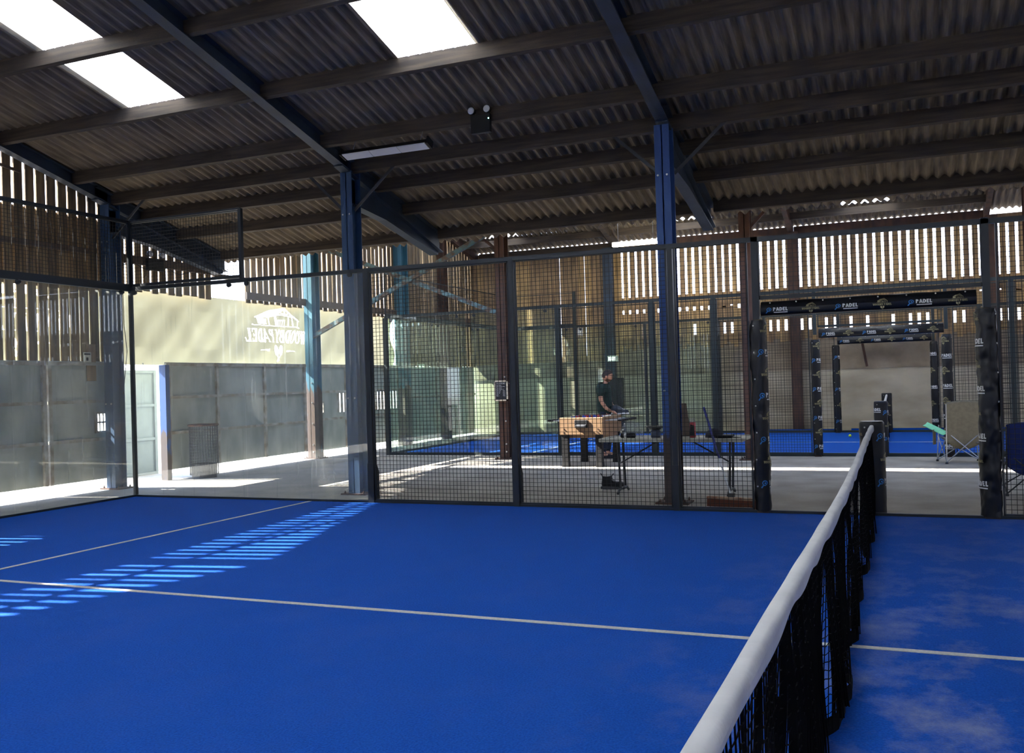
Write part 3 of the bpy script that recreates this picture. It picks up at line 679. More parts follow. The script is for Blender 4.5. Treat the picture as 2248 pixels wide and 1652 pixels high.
panel(16.6, 20.3, 0.14, 2.03, (17.85, 18.8, 19.6, 20.25), (1.42, 0.82, 1.99), 'grey steel wall panel with a row of light slots behind the second blue column', holes=((16.72, 16.92, 0.97, 1.18), (17.5, 20.2, 0.95, 1.38)), slots=(17.5, 20.2, 0.95, 1.38))
panel(20.55, 24.9, 0.05, 2.0, (20.6, 22.4), (1.2,), 'plain grey sheet wall panel in the far left corner', x=XL+0.01)
# door leaf standing open outside, blue door post
t = thing('steel_door_leaf', 'pale steel door leaf standing outside in the bright doorway', 'door', (-12.6, 12.27, 0.0), 0)
MB().box(-0.004, 0.004, 0, 0.88, 0, 1.93).build('door_sheet', M_['door_leaf'], t)
for yy in (0.03, 0.85): MB().box(0.004, 0.04, yy-0.03, yy+0.03, 0, 1.93).build('stile', M_['door_leaf'], t)
for zz in (0.03, 0.66, 1.28, 1.9): MB().box(0.004, 0.035, 0, 0.88, zz-0.025, zz+0.025).build('cross_rail', M_['door_leaf'], t)
t = thing('door_post', 'slim bright blue steel door post beside the wire bin', 'post', (XL+0.1, 12.12, 0))
MB().box(-0.07, 0.07, -0.05, 0.05, 0, 1.98).build('shaft', M_['post_blue2'], t)
# teal column far left line, two more on the gable
column(-11.36, 20.4, 5.6, M_['post_teal'], 'teal and rust column at the right end of the banner', d=0.34, w=0.24, plate=False)
column(-11.36, 22.75, 5.7, M_['rust'], 'dark column in the far left corner between cladding boards', d=0.24, w=0.2, plate=False)

# ---- banner (rasterised print: two repeats of the mirrored logo seen through the cloth)
BY0, BY1, BZ0, BZ1 = 6.2, 20.32, 1.99, 3.27
def logo_polys(yc):
    P = []
    P += text_polys('WOODBY PADEL', 0.27, True, 0.2, 0.08, 0, 2.47, width=1.98)
    P += [[(p[0]-0.76, p[1]+2.80) for p in q] for q in barn_polys_m(1.56, 0.40)]
    P += rackets_polys(0.95, 0.0, 2.31)
    P += [[(-0.62, 2.305), (-0.38, 2.29), (-0.38, 2.33)], [(0.62, 2.305), (0.38, 2.29), (0.38, 2.33)]]
    return [[(yc-p[0], p[1]) for p in q] for q in P]
def barn_polys_m(w, h): return [[(w-p[0], p[1]) for p in q] for q in barn_polys(w, h)]
CS = 0.0115
nu = int((BY1-BY0)/CS); nv = int((BZ1-BZ0)/CS); ink = set()
def raster(q):
    x0 = max(0, int((min(p[0] for p in q)-BY0)/CS)); x1 = min(nu-1, int((max(p[0] for p in q)-BY0)/CS)+1)
    y0 = max(0, int((min(p[1] for p in q)-BZ0)/CS)); y1 = min(nv-1, int((max(p[1] for p in q)-BZ0)/CS)+1)
    n = len(q)
    for j in range(y0, y1+1):
        pz = BZ0+(j+0.5)*CS
        for i in range(x0, x1+1):
            py = BY0+(i+0.5)*CS; c = False
            for a in range(n):
                p, r = q[a], q[a-1]
                if (p[1] > pz) != (r[1] > pz) and py < (r[0]-p[0])*(pz-p[1])/(r[1]-p[1])+p[0]: c = not c
            if c: ink.add((i, j))
for yc in (9.36, 15.58):
    for q in logo_polys(yc): raster(q)
vs = []
for j in range(nv+1):
    z = BZ0+j*CS
    for i in range(nu+1):
        y = BY0+i*CS; e = min(1, (z-BZ0)/0.3)*min(1, (BZ1-z)/0.3)
        d = 0.035*math.sin(2.2*(y-1.3*(z-2))+0.6)*e+0.02*math.sin(5.1*(y+0.9*z)+1)*e+0.012*math.sin(11*(y-z*0.8))*e
        vs.append((XL-0.105+d*1.4, y, z))
fs = []; mi = []
for j in range(nv):
    for i in range(nu):
        a = j*(nu+1)+i; fs.append((a, a+1, a+nu+2, a+nu+1)); mi.append(1 if (i, j) in ink else 0)
mb = MB(); mb.v = vs; mb.f = fs; mb.mi = mi
t = thing('banner', 'long olive cloth banner with a see-through mirrored barn logo on the left wall', 'banner', (0, 0, 0))
M_['banner'] = mat_translucent('olive banner cloth', hexc('a3a088'), 0.10)
M_['banner_ink'] = mat_translucent('white banner print', (0.95, 0.95, 0.9), 0.8)
mb.build('cloth', [M_['banner'], M_['banner_ink']], t, smooth=True)
many([((XL-0.06, BY0+0.2+i*0.6, z), [(0.014, -0.003), (0.014, 0.003)], 8, 'x') for i in range(24) for z in (BZ0+0.015, BZ1-0.015)], 'eyelet', M_['bolt'], t)

# ================================================================ BACK WALL
mb = MB(); mb.box(XL-0.1, XR+0.2, YB+0.02, YB+0.2, 0, 1.60); struct(mb.build('wall_back', M_['concrete']))
mb = MB(); mb.box(-7.3, XR+0.2, YB+0.0, YB+0.18, 1.60, 2.62).box(XL-0.1, -7.3, YB+0.0, YB+0.18, 1.60, 2.2); struct(mb.build('wall_back', M_['concrete_dark']))
mb = MB(); mb.bar((-0.62, YB-0.005, 2.4), (-0.5, YB-0.005, 1.65), 0.02, 0.06, (1, 0, 0)); struct(mb.build('trim_2', M_['rust']))
mb = MB(); rs = random.Random(11); x = XL
while x < XR:
    solid = x < -7.15
    w = 0.175 if solid else 0.13+rs.uniform(-0.006, 0.008); mi = 0 if rs.random() < 0.55 else 1
    z0 = 2.05 if solid else 2.32+rs.uniform(-0.05, 0.14)
    ztop = z2(YB)-0.03 if solid else 5.1
    mb.box(x, x+w, YB-0.03, YB-0.008, z0, ztop, mi)
    if solid:
        if rs.random() < 0.8: mb.box(x+w-0.02, x+w+0.04, YB-0.006, YB+0.012, 2.1, ztop, 0)
    else:
        g = rs.random()
        a, b = x+w-0.015, x+0.2+0.015
        # short boards closing the gaps low down, with small openings left
        mb.box(a, b, YB-0.052, YB-0.032, 2.35+rs.uniform(0, 0.1), 2.66, 1-mi)
        lo_ = 2.66 if g < 0.4 else 2.95
        mb.box(a, b, YB-0.052, YB-0.032, lo_, 3.32 if g < 0.5 else 3.40, mi)
        mb.box(a, b, YB-0.052, YB-0.032, 3.43 if g < 0.7 else 3.36, 3.72, mi)
    x += 0.187 if solid else 0.2
mb.box(-7.2, XR, YB+0.0, YB+0.05, 5.08, z2(YB)-0.12, 0)
mb.box(-7.2, XR, YB+0.0, YB+0.03, 3.70, 3.78, 0); 
struct(mb.build('wall_back', [M_['board'], M_['board2']]))
for x, lb in ((-7.2, 'thick dark column behind the man'), (-2.2, 'brown column on the back wall left of the padded gates'), (2.4, 'dark column on the back wall at the right edge')):
    t = thing('wall_column', lb, 'column', (x, 24.8, 0)); MB().box(-0.13, 0.13, -0.1, 0.1, 0, 5.2).build('shaft', M_['rust'] if x > -5 else M_['rafter'], t)
# right gable, boarded
mb = MB(); y = YN
while y < 25:
    top = zg(y) if y < 13.6 else z2(max(y, 14.4))
    mb.box(XR, XR+0.03, y, y+0.145, 2.0, top-0.05); y += 0.19
mb.box(XR, XR+0.1, YN, 25, 0, 2.0)
struct(mb.build('wall_right', M_['board']))

# near side wall behind the camera
mb = MB(); x = XL
while x < XR: mb.box(x, x+0.15, YN, YN+0.03, 2.0, zg(YN)-0.02); x += 0.19
mb.box(XL, XR, YN-0.1, YN, 0, 2.0)
struct(mb.build('wall_front', M_['board']))

# ================================================================ COURT ENCLOSURES
def wires(mb, a0, a1, z0, z1, c, axis='x', pitch=0.05, d=0.0048):
    n = max(1, int(round((a1-a0)/pitch))); m = max(1, int(round((z1-z0)/pitch)))
    for i in range(n+1):
        a = a0+(a1-a0)*i/n
        if axis == 'x': mb.box(a-d/2, a+d/2, c-d/2, c+d/2, z0, z1)
        else: mb.box(c-d/2, c+d/2, a-d/2, a+d/2, z0, z1)
    for j in range(m+1):
        z = z0+(z1-z0)*j/m
        if axis == 'x': mb.box(a0, a1, c+d/2, c+d*1.5, z-d/2, z+d/2)
        else: mb.box(c+d/2, c+d*1.5, a0, a1, z-d/2, z+d/2)
def mesh_panel(a0, a1, z0, z1, c, label, axis='x', fr=None, frame=M_['frame'], pitch=0.05, group='black wire mesh fence panels'):
    t = thing('mesh_fence_panel', label, 'fence panel', ((a0+a1)/2, c, 0) if axis == 'x' else (c, (a0+a1)/2, 0), 0, group)
    h = (a1-a0)/2; mb = MB(); wires(mb, -h+0.02, h-0.02, z0+0.03, z1-0.02, 0, axis, pitch); mb.build('wire_mesh', M_['wire'], t)
    mb = MB(); w = 0.014
    def fb(p, q, r, s):
        if axis == 'x': mb.box(p, q, -0.015, 0.015, r, s)
        else: mb.box(-0.015, 0.015, p, q, r, s)
    fb(-h, -h+w, z0, z1); fb(h-w, h, z0, z1); fb(-h, h, z0, z0+0.04); fb(-h, h, z1-w, z1)
    mb.build('panel_frame', frame, t); return t
def glass_panel(a0, a1, z0, z1, c, label, axis='x', m=None, group='court glass panes'):
    t = thing('glass_pane', label, 'glass pane', ((a0+a1)/2, c, 0) if axis == 'x' else (c, (a0+a1)/2, 0), 0, group)
    h = (a1-a0)/2-0.006; mb = MB()
    if axis == 'x': mb.box(-h, h, -0.005, 0.005, z0, z1)
    else: mb.box(-0.005, 0.005, -h, h, z0, z1)
    mb.build('glass', m or M_['glass'], t)
    many([((s*1.8*h, -0.03, z1-0.04) if axis == 'x' else (0.03, s*1.8*h, z1-0.04), [(0.035, -0.02), (0.035, 0.0), (0.02, 0.03)], 10, 'y' if axis == 'x' else 'x') for s in (-0.5, 0.45)], 'clamp', M_['frame'], t); return t
def post(x, y, z1, label, w=0.08, d=0.10, m=None, foot=True, z0=0):
    t = thing('fence_post', label, 'post', (x, y, 0))
    MB().box(-w/2, w/2, -d/2, d/2, z0, z1).build('shaft', m or M_['frame'], t)
    if foot:
        mb = MB(); mb.prism([(-d/2-0.005, 0), (d/2+0.07, 0), (d/2+0.07, 0.40), (d/2+0.004, 0.52), (-d/2-0.005, 0.52)], 'x', -w/2-0.006, w/2+0.006); mb.build('foot_bracket', m or M_['frame'], t)
    return t
def rail(a, b, w, h, label, m=None):
    mb = MB(); mb.bar(a, b, w, h); tag(mb.build('court_rail', m or M_['frame']), label, 'rail')
yN = 10.0
glass_panel(-10, -8, 0.03, 3.0, yN, 'side glass pane right of the court corner, nearest the corner')
glass_panel(-8, -6.06, 0.03, 3.0, yN, 'side glass pane ending at the first black fence post')
for k in range(5): glass_panel(10-2*k-2, 10-2*k, 0.03, 3.0, -10.0, 'end glass pane at the left of the near court, %s from the corner' % ['first', 'second', 'third', 'fourth', 'fifth'][k], axis='y')
post(-10, yN, 4.0, 'slim dark post at the glass corner of the near court', 0.05, 0.05, foot=False)
mb = MB(); mb.box(-0.012, 0.012, -0.05, -0.02, 0, 3.0); mb.build('seal', M_['steel'], bpy.data.objects[-1] if False else None) if False else None
post(-8, yN, 4.0, 'short post above the glass holding the high mesh at the corner', 0.045, 0.05, foot=False, z0=3.0)
post(-6.02, yN, 3.0, 'black post where the side glass meets the mesh fence', 0.075, 0.07)
post(-4.0, yN, 3.0, 'black fence post in the middle of the near mesh fence', 0.06, 0.07)
post(-2.06, yN, 3.0, 'black fence post in front of the blue column by the folding table', 0.055, 0.07)
post(-1.13, yN+0.02, 3.0, 'black gate post above the left padded post', 0.07, 0.10, foot=False, z0=2.11)
post(1.11, yN+0.02, 3.0, 'black gate post above the right padded post', 0.07, 0.10, foot=False, z0=2.11)
mesh_panel(-5.97, -4.04, 0.02, 2.97, yN, 'wire mesh panel left of the middle fence post')
mesh_panel(-3.96, -2.1, 0.02, 2.97, yN, 'wire mesh panel in front of the football table')
mesh_panel(-2.02, -1.21, 0.02, 2.97, yN, 'narrow wire mesh panel in front of the broom')
mesh_panel(1.20, 3.1, 0.02, 2.97, yN, 'wire mesh panel at the right edge in front of the navy chair')
mesh_panel(-1.1, 1.08, 2.32, 2.97, yN, 'wire mesh panel above the near padded gate')
rail((-10, yN, 3.02), (3.2, yN, 2.955), 0.06, 0.05, 'long black top rail along the near side fence')
rail((-10, 0, 3.02), (-10, yN, 3.02), 0.06, 0.07, 'black rail on top of the end glass')
rail((-10, 0, 4.0), (-10, yN, 4.0), 0.03, 0.03, 'thin black rail on top of the high mesh at the left')
rail((-10, yN, 4.0), (-8, yN, 4.0), 0.025, 0.025, 'thin pale edged rail above the high corner mesh')
mesh_panel(-9.97, -8.02, 3.05, 3.98, yN, 'small high mesh panel right of the glass corner')
mesh_panel(0.03, 9.97, 3.05, 3.98, -10, 'long high mesh panel above the end glass at the left', axis='y')
rail((-10, yN, 0.02), (3.2, yN, 0.02), 0.05, 0.04, 'black ground rail under the side fence')
rail((-10, 0, 0.02), (-10, yN, 0.02), 0.05, 0.04, 'black ground rail under the end glass')

# far court enclosure
fy, by = 17.42, 24.42; MF = M_['frame_far']
for a, b, lb in ((-10.1, -8.1, 'left'), (-8.1, -6.1, 'right')):
    glass_panel(a+0.06, b-0.06, 0.07, 2.98, fy, 'far court front glass pane on the %s' % lb, m=M_['glass_far'])
    glass_panel(a+0.06, b-0.06, 0.07, 2.98, by, 'far court rear glass pane on the %s' % lb, m=M_['glass_far'])
glass_panel(-6.05, -4.2, 0.07, 2.98, by, 'far court rear glass pane behind the football table', m=M_['glass_far'])
for y, w_, lb in ((fy, 0.09, 'front'), (by, 0.07, 'rear')):
    for x, nm in ((-10.1, 'corner'), (-8.1, 'second'), (-6.1, 'third'), (-4.15, 'fourth'), (-2.95, 'fifth')):
        if lb == 'front' and nm == 'second': continue
        post(x, y, 4.0 if nm == 'second' else 3.0, 'far court %s fence post, %s from the left corner' % (lb, nm), w_, 0.08, MF, foot=False)
    post(-1.13, y, 3.0, 'far court %s gate post above the left padding' % lb, 0.06, 0.08, MF, foot=False, z0=2.21)
    post(1.04, y, 3.0, 'far court %s gate post above the right padding' % lb, 0.06, 0.08, MF, foot=False, z0=2.21)
    post(2.05, y, 3.0, 'far court %s fence post at the right edge' % lb, 0.08, 0.08, MF, foot=False)
    for a, b, nm in ((-6.05, -4.2, 'left of the football table'), (-4.1, -3.0, 'behind the folding table'), (-2.9, -1.23, 'left of the padded gate'), (1.14, 2.0, 'right of the padded gate'), (2.1, 4.0, 'at the right edge')):
        if lb == 'rear' and a < -6: continue
        mesh_panel(a, b, 0.03, 2.97, y, 'far court %s mesh panel %s' % (lb, nm), frame=MF, pitch=0.05 if lb == 'front' else 0.1)
    mesh_panel(-1.08, 0.98, 2.34, 2.97, y, 'far court %s mesh panel above the gate' % lb, frame=MF, pitch=0.05 if lb == 'front' else 0.1)
    rail((-10.1, y, 3.02), (4.0, y, 3.02), 0.06, 0.06, 'far court %s top rail' % lb, MF)
    rail((-10.1, y, 0.03), (4.0, y, 0.03), 0.06, 0.06, 'far court %s ground rail' % lb, MF)
mesh_panel(-10.05, -8.12, 3.06, 3.98, by, 'small high mesh panel on the rear left corner of the far court', frame=MF, pitch=0.1)
mesh_panel(fy, by, 3.06, 3.98, -10.1, 'high mesh panel on the end of the far court', axis='y', frame=MF, pitch=0.1)
for k in range(3): glass_panel(fy+0.05+k*2.3, fy+0.05+(k+1)*2.3, 0.07, 2.98, -10.1, 'far court end glass pane, %s from the front' % ['first', 'second', 'third'][k], axis='y', m=M_['glass_far'])
rail((-10.1, fy, 3.02), (-10.1, by, 3.02), 0.06, 0.06, 'far court end top rail', MF)
rail((-10.1, fy, 0.03), (-10.1, by, 0.03), 0.06, 0.06, 'far court end ground rail', MF)

# ---- padded posts and beams
def cylmap(r, th, zc): return lambda u, v: ((r+0.003)*math.cos(th+u/r), (r+0.003)*math.sin(th+u/r), zc+v)
def padel_mark(fn, parent, s=1.0):
    decal(player_icon(0.075*s, -0.085*s, 0.0), fn, 'racket_mark', M_['decal_blue'], parent)
    decal(text_polys('PADEL', 0.045*s, False, 0.24, cx=0.045*s, cy=-0.012*s)+[seg(-0.03*s, -0.03*s, 0.12*s, -0.03*s, 0.010*s)], fn, 'white_lettering', M_['decal_white'], parent)
def barn_mark(fn, parent, s=1.0, m=None):
    P = [[(p[0]-0.06*s, p[1]+0.018*s) for p in q] for q in barn_polys(0.12*s, 0.055*s)]
    P += text_polys('WOODBY PADEL', 0.026*s, True, 0.26, 0.14, 0, -0.015*s, width=0.19*s)
    P += rackets_polys(0.12*s, 0, -0.035*s)
    decal(P, fn, 'barn_logo', m or M_['decal_gold'], parent)
def pad(x, y, z1, r, label, marks, seed=0, sq=0.0, depth=1.0, wr=0.006, step=0.236, zstart=None, cat='padded post', name='padded_post'):
    t = thing(name, label, cat, (x, y, 0))
    n, k = 36, max(8, int(z1/0.02)); mb = MB()
    def rad(th, z):
        q = noise.noise(Vector((math.cos(th)*1.5+seed, math.sin(th)*1.5, z*5)))*wr+noise.noise(Vector((math.cos(th)*3, math.sin(th)*3+seed, z*14)))*wr*0.6
        c = abs(math.cos(2*th)); return r*(1+sq*(1-c)*0.22)+q
    def fn(u, v):
        th = 2*PI*u; z = 0.03+(z1-0.03)*v; R = rad(th, z)
        if v > 0.985: R *= 0.9
        return (R*math.cos(th), R*math.sin(th)*depth, z)
    mb.grid(fn, n, k)
    # cap
    mb.add([fn(i/n, 1.0) for i in range(n)], [tuple(range(n))])
    mb.build('vinyl_cover', M_['pad'], t, smooth=True)
    MB().box(-r*0.7, r*0.7, -r*0.7, r*0.7, 0, 0.035).build('post_foot', M_['rust'], t)
    zz = z1-0.06
    while zz > 0.1:
        th = math.radians(-120 if x < 0 or name == 'net_post_pad' else -30); R = rad(th, zz)
        MB().lathe((R*math.cos(th), R*math.sin(th)*depth-0.003, zz), [(0.009, -0.003), (0.009, 0.003)], 8, axis='y').build('eyelet', M_['grommet'], t); zz -= 0.29
    for th0, kinds, off in marks:
        zz = z1-off; i = 0
        while zz > 0.12:
            th = math.radians(th0); R = r*(1+sq*0.15)+wr*0.6
            def fnn(u, v, R=R, th=th, zz=zz):
                a = th+u/R; rr = rad(a, zz+v)+0.004
                return (rr*math.cos(a), rr*math.sin(a)*depth, zz+v)
            if kinds[i % len(kinds)] == 'p': padel_mark(fnn, t, 1.15)
            else: barn_mark(fnn, t, 1.05)
            i += 1; zz -= step
    return t
pad(-1.12, 10.03, 2.10, 0.085, 'left padded black post of the near court gate', [(-8, 'bp', 0.12)], 1, wr=0.012)
pad(1.10, 10.03, 2.10, 0.098, 'right padded black post of the near court gate', [(-186, 'bp', 0.1)], 5, wr=0.016)
pad(-1.13, 17.38, 2.12, 0.085, 'left padded post of the far court front gate', [(-45, 'bp', 0.12)], 2, step=0.26)
pad(1.04, 17.38, 2.12, 0.085, 'right padded post of the far court front gate', [(-130, 'bp', 0.12)], 3, step=0.26)
pad(-1.2, 24.3, 2.2, 0.09, 'left padded post at the back of the far court', [(-30, 'pb', 0.3)], 4, step=0.4)
pad(1.04, 24.3, 2.2, 0.09, 'right padded post at the back of the far court', [(-140, 'pb', 0.3)], 6, step=0.4)
pad(-0.0, 10.12, 0.985, 0.125, 'padded post holding the near end of the net', [(-172, 'b', 0.13), (-12, 'pb', 0.16)], 7, sq=0.35, depth=0.9, name='net_post_pad')
pad(-0.05, 17.36, 0.985, 0.115, 'padded net post at the front of the far court', [(-155, 'p', 0.16), (-12, 'pb', 0.2)], 8, sq=0.3, depth=0.9, name='net_post_pad')
pad(-0.05, 24.25, 0.98, 0.12, 'small padded net post at the back of the far court', [(-90, 'b', 0.3)], 9, sq=0.3, depth=0.9, name='net_post_pad')
def beam_pad(x0, x1, y, z0, z1, label, seed, flat=True, n=6):
    t = thing('padded_beam', label, 'padded beam', ((x0+x1)/2, y, 0))
    h = (x1-x0)/2; mb = MB(); R = (z1-z0)/2; zc = (z0+z1)/2
    def prof(a):
        return (-math.cos(a), math.sin(a))
    def fn(u, v):
        a = 2*PI*v; x = -h+2*h*u
        py = 0.07*(-math.copysign(abs(math.cos(a))**0.6, math.cos(a))); pz = R*math.copysign(abs(math.sin(a))**0.6, math.sin(a))
        q = noise.noise(Vector((x*3.2+seed, a*1.3, 0)))*0.012
        if pz > 0.2*R and py < 0: py += 0.045*(pz/R); pz += q
        return (x, py+q*0.6, zc+pz)
    mb.grid(fn, 60, 24); mb.add([fn(0, i/24) for i in range(24)], [tuple(range(24))]); mb.add([fn(1, i/24) for i in range(24)], [tuple(range(24))])
    mb.build('vinyl_cover', M_['pad'], t, smooth=True)
    many([((-h+0.1+i*(2*h-0.2)/7, -0.045, zc+R*0.72), [(0.008, -0.004), (0.008, 0.004)], 8, 'y') for i in range(8)], 'eyelet', M_['grommet'], t)
    for i in range(n):
        xc = -h+0.17+i*(2*h-0.34)/(n-1)
        fnn = lambda u, v, xc=xc: (xc+u, -0.083, zc-R*0.30+v*0.9)
        (padel_mark if i % 2 == 0 else barn_mark)(fnn, t, 0.95)
    return t
beam_pad(-1.08, 1.02, 10.03, 2.14, 2.30, 'black padded beam over the near court gate', 0)
beam_pad(-1.06, 1.00, 17.38, 2.15, 2.32, 'black padded beam over the far court front gate', 4)
beam_pad(-1.15, 1.0, 24.3, 2.22, 2.42, 'black padded beam over the rear gate of the far court', 8)

# ---- nets
def net(x0, ya, yb, label, fine=True):
    t = thing('court_net', label, 'net', (x0, ya, 0))
    L = yb-ya
    def top(y): s = y/L; return 0.93-0.05*math.sin(PI*s)+0.012*math.sin(9*s)
    def fold(y, z):
        f = 0.030*math.sin(5.3*y+1.3*math.sin(y*1.1))+0.013*math.sin(13.5*y+2*z+1)+0.006*math.sin(31*y+3*z)
        g = 0.028*math.sin(1.7*y+0.8)
        return (f*min(1, max(0, 0.94-z)*1.6)+g*max(0, 0.6-z))
    # cords with bunches: spacing in y varies along the net
    def yw(s): return s+0.05*math.sin(s*7.9)+0.02*math.sin(s*17.3+1)
    mb = MB(); P = 0.037 if fine else 0.09; nv = int(L/P); d = 0.0022 if fine else 0.003; nz = 20 if fine else 9
    for i in range(nv+1):
        y0 = i*L/nv
        pts = []
        for j in range(nz+1):
            v = j/nz; z = 0.03+(top(y0)-0.06)*v; yy = min(L, max(0, yw(y0)*(1)+0.0 if True else y0)); yy = y0*(v)+yy*(1-v) if True else yy
            pts.append((fold(yy, v), yy+0.012*math.sin(z*9+i), z))
        mb.tube(pts, d, 4, caps=False)
    m = int(0.88/P)
    for j in range(m+1):
        v = j/m; pts = []
        for i in range(int(L/0.04)+1):
            y0 = i*L/int(L/0.04); z = 0.03+(top(y0)-0.06)*v; yy = y0*v+min(L, max(0, yw(y0)))*(1-v)
            pts.append((fold(yy, v), yy, z+0.006*math.sin(y0*70+j)))
        mb.tube(pts, d, 4, caps=False)
    cords = mb
    mb = MB()
    def bandf(u, v):
        y = L*u; return (fold(y, 0)+0.006*math.cos(2*PI*v), y, 0.045+0.04*math.sin(2*PI*v))
    mb.grid(bandf, int(L*20), 8); mb.build('hem_band', M_['net'], t)
    # gathered folds of netting where cords bunch together
    mb = cords; rs = random.Random(4)
    for i in range(int(L*6.5)):
        y0 = rs.uniform(0.05, L-0.05); w = rs.uniform(0.010, 0.035); pts = []
        zlo = rs.choice((0.0, 0.0, 0.25)); zhi = rs.choice((0.93, 0.93, 0.75))
        for k in range(6):
            dx = (k-2.5)*0.0045+rs.uniform(-0.001, 0.001); pts = []
            for j in range(13):
                v = zlo+(zhi-zlo)*j/12; z = 0.055+(top(y0)-0.085)*v; pinch = 0.5+0.8*abs(v-0.5)
                pts.append((fold(y0, v)+dx*pinch*2*(1.05-v), y0+(k-2.5)*w*0.25*(0.4+v), z))
            mb.tube(pts, 0.003, 4, caps=False)
    mb.build('netting', M_['net'], t)
    # tape
    mb = MB()
    def tp(u, v):
        y = L*u; a = 2*PI*v; ca, sa = math.cos(a), math.sin(a)
        sc = 0.5+0.5*math.sin(y*8.5+1.5*math.sin(y*2.3))
        q = 0.004*noise.noise(Vector((y*2.5, ca, sa)))
        x = (0.023+q)*math.copysign(abs(ca)**0.7, ca)
        z = 0.026*abs(sa)**0.8 if sa >= 0 else -(0.030+0.022*sc)*abs(sa)**0.6
        return (x+0.003, y, top(y)-0.012+z)
    mb.grid(tp, int(L*30), 20); mb.build('top_tape', M_['tape'], t, smooth=True)
    MB().tube([(0, y*L/20, top(y*L/20)+0.005) for y in range(21)], 0.006, 6).build('tension_cable', M_['steel'], t)
    return t
net(0.0, 0.02, 10.0, 'long padel net with white top tape running from the lower right')
net(-0.05, 17.5, 24.12, 'far court net, its white tape end just visible between the padded posts', fine=False)

# ================================================================ LIGHTS AND FITTINGS
t = thing('linear_light', 'unlit long ceiling light hanging under the near roof', 'light', (-5.75, 10.1, 4.53), 0)
MB().prism([(-0.05, 0.06), (0.05, 0.06), (0.075, 0.0), (-0.075, 0.0)], 'x', -0.62, 0.62).build('housing', M_['black'], t)
mb = MB(); [mb.box(-0.61+i*0.41, -0.61+i*0.41+0.40, -0.07, 0.07, -0.012, 0.0) for i in range(3)]; mb.build('diffuser', M_['lamp_off'], t)
for s in (-0.64, 0.64): MB().box(s-0.01, s+0.01, -0.075, 0.075, -0.012, 0.09).build('end_cap', M_['black'], t)
for s in (-0.5, 0.5): MB().tube([(s, 0, 0.06), (s+0.02, 0.0, 0.22)], 0.004, 5).build('hanging_wire', M_['steel'], t)
t.rotation_euler = (math.radians(-18), 0, 0)
t = thing('linear_light', 'brightly lit tube light hanging in the far barn', 'light', (-5.75, 22.4, 4.92))
MB().box(-0.6, 0.6, -0.05, 0.05, 0.0, 0.05).build('housing', M_['white'], t)
MB().box(-0.59, 0.59, -0.06, 0.06, -0.06, 0.0).build('lit_diffuser', M_['lamp_on'], t)
for s in (-0.45, 0.45): MB().tube([(s, 0, 0.05), (s, 0, z2(22.4)-4.92)], 0.005, 5).build('hanging_wire', M_['steel'], t)
t = thing('emergency_light', 'dark twin head emergency light on a purlin of the near roof', 'light', (-4.38, 10.12, 4.72))
MB().box(-0.13, 0.13, -0.06, 0.0, -0.14, 0.09).build('battery_box', M_['black'], t, bevel=0.006)
for s in (-0.11, 0.10):
    h = MB().lathe((s, -0.05, 0.14), [(0.015, 0.05), (0.045, 0.02), (0.05, -0.03)], 16, axis='y').build('lamp_head', M_['black'], t)
    MB().lathe((s, -0.082, 0.14), [(0.043, 0.0), (0.03, -0.008)], 16, axis='y').build('lens', M_['lamp_off'], h)
MB().box(0.11, 0.122, -0.066, -0.06, 0.02, 0.032).build('indicator', M_['led'], t)
t = thing('twin_floodlight', 'black twin head emergency light on the gable rail behind the glass corner', 'light', (XL+0.14, 11.95, 3.72))
MB().box(-0.03, 0.03, -0.2, 0.16, -0.14, 0.06).build('battery_box', M_['black'], t, bevel=0.006)
for s in (-0.17, 0.11):
    h = MB().lathe((0.03, s, 0.13), [(0.02, -0.05), (0.05, -0.02), (0.055, 0.03)], 16, axis='x').build('lamp_head', M_['dark_grey'], t)
    MB().lathe((0.062, s, 0.13), [(0.048, 0.0), (0.03, 0.01)], 16, axis='x').build('lens', M_['lamp_off'], h)
# cables along the left gable
def cable(pts, label, r=0.006, m=None): tag(MB().tube(pts, r, 6).build('cable', m or M_['black']), label, 'cable')
cable([(XL+0.12, 10.9+0.15*i, 3.62-0.05*math.sin(i*1.3)) for i in range(14)], 'black cable drooping along the gable rail')
cable([(-11.18, 11.02, 3.4), (-11.2, 11.05, 2.6), (-11.25, 11.15, 2.2), (-11.2, 11.0, 1.5)], 'thin dark cable hanging beside the left blue column')
t = thing('wall_sign', 'small pale notice fixed to the end of a cladding board', 'sign', (XL+0.06, 10.52, 2.08))
MB().box(-0.004, 0.004, -0.075, 0.075, -0.09, 0.09).build('plate', M_['sign'], t); MB().box(0.004, 0.006, -0.06, 0.06, 0.05, 0.075).box(0.004, 0.006, -0.02, 0.02, -0.04, 0.01).build('print', M_['black'], t)
tag(MB().box(XL+0.035, XL+0.05, 10.52, 10.70, 1.72, 2.3).build('loose_board', M_['board']), 'short brown board end hanging below the cladding under the notice', 'board')
t = thing('exit_sign', 'small lit green white sign on the dark column behind the man', 'sign', (-7.1, 24.62, 2.09)); MB().box(-0.15, 0.15, -0.01, 0.08, -0.08, 0.08).build('housing', M_['white'], t)
decal(text_polys('EXIT', 0.09, False, 0.22, cx=0, cy=-0.045), lambda u, v: (u, -0.018, v), 'lettering', M_['exit'], t)
t = thing('loudspeaker', 'dark grey box standing against the column behind the man', 'speaker', (-7.0, 24.6, 0))
MB().box(-0.2, 0.2, -0.09, 0.09, 0.0, 1.55).build('case', M_['black'], t, bevel=0.01)

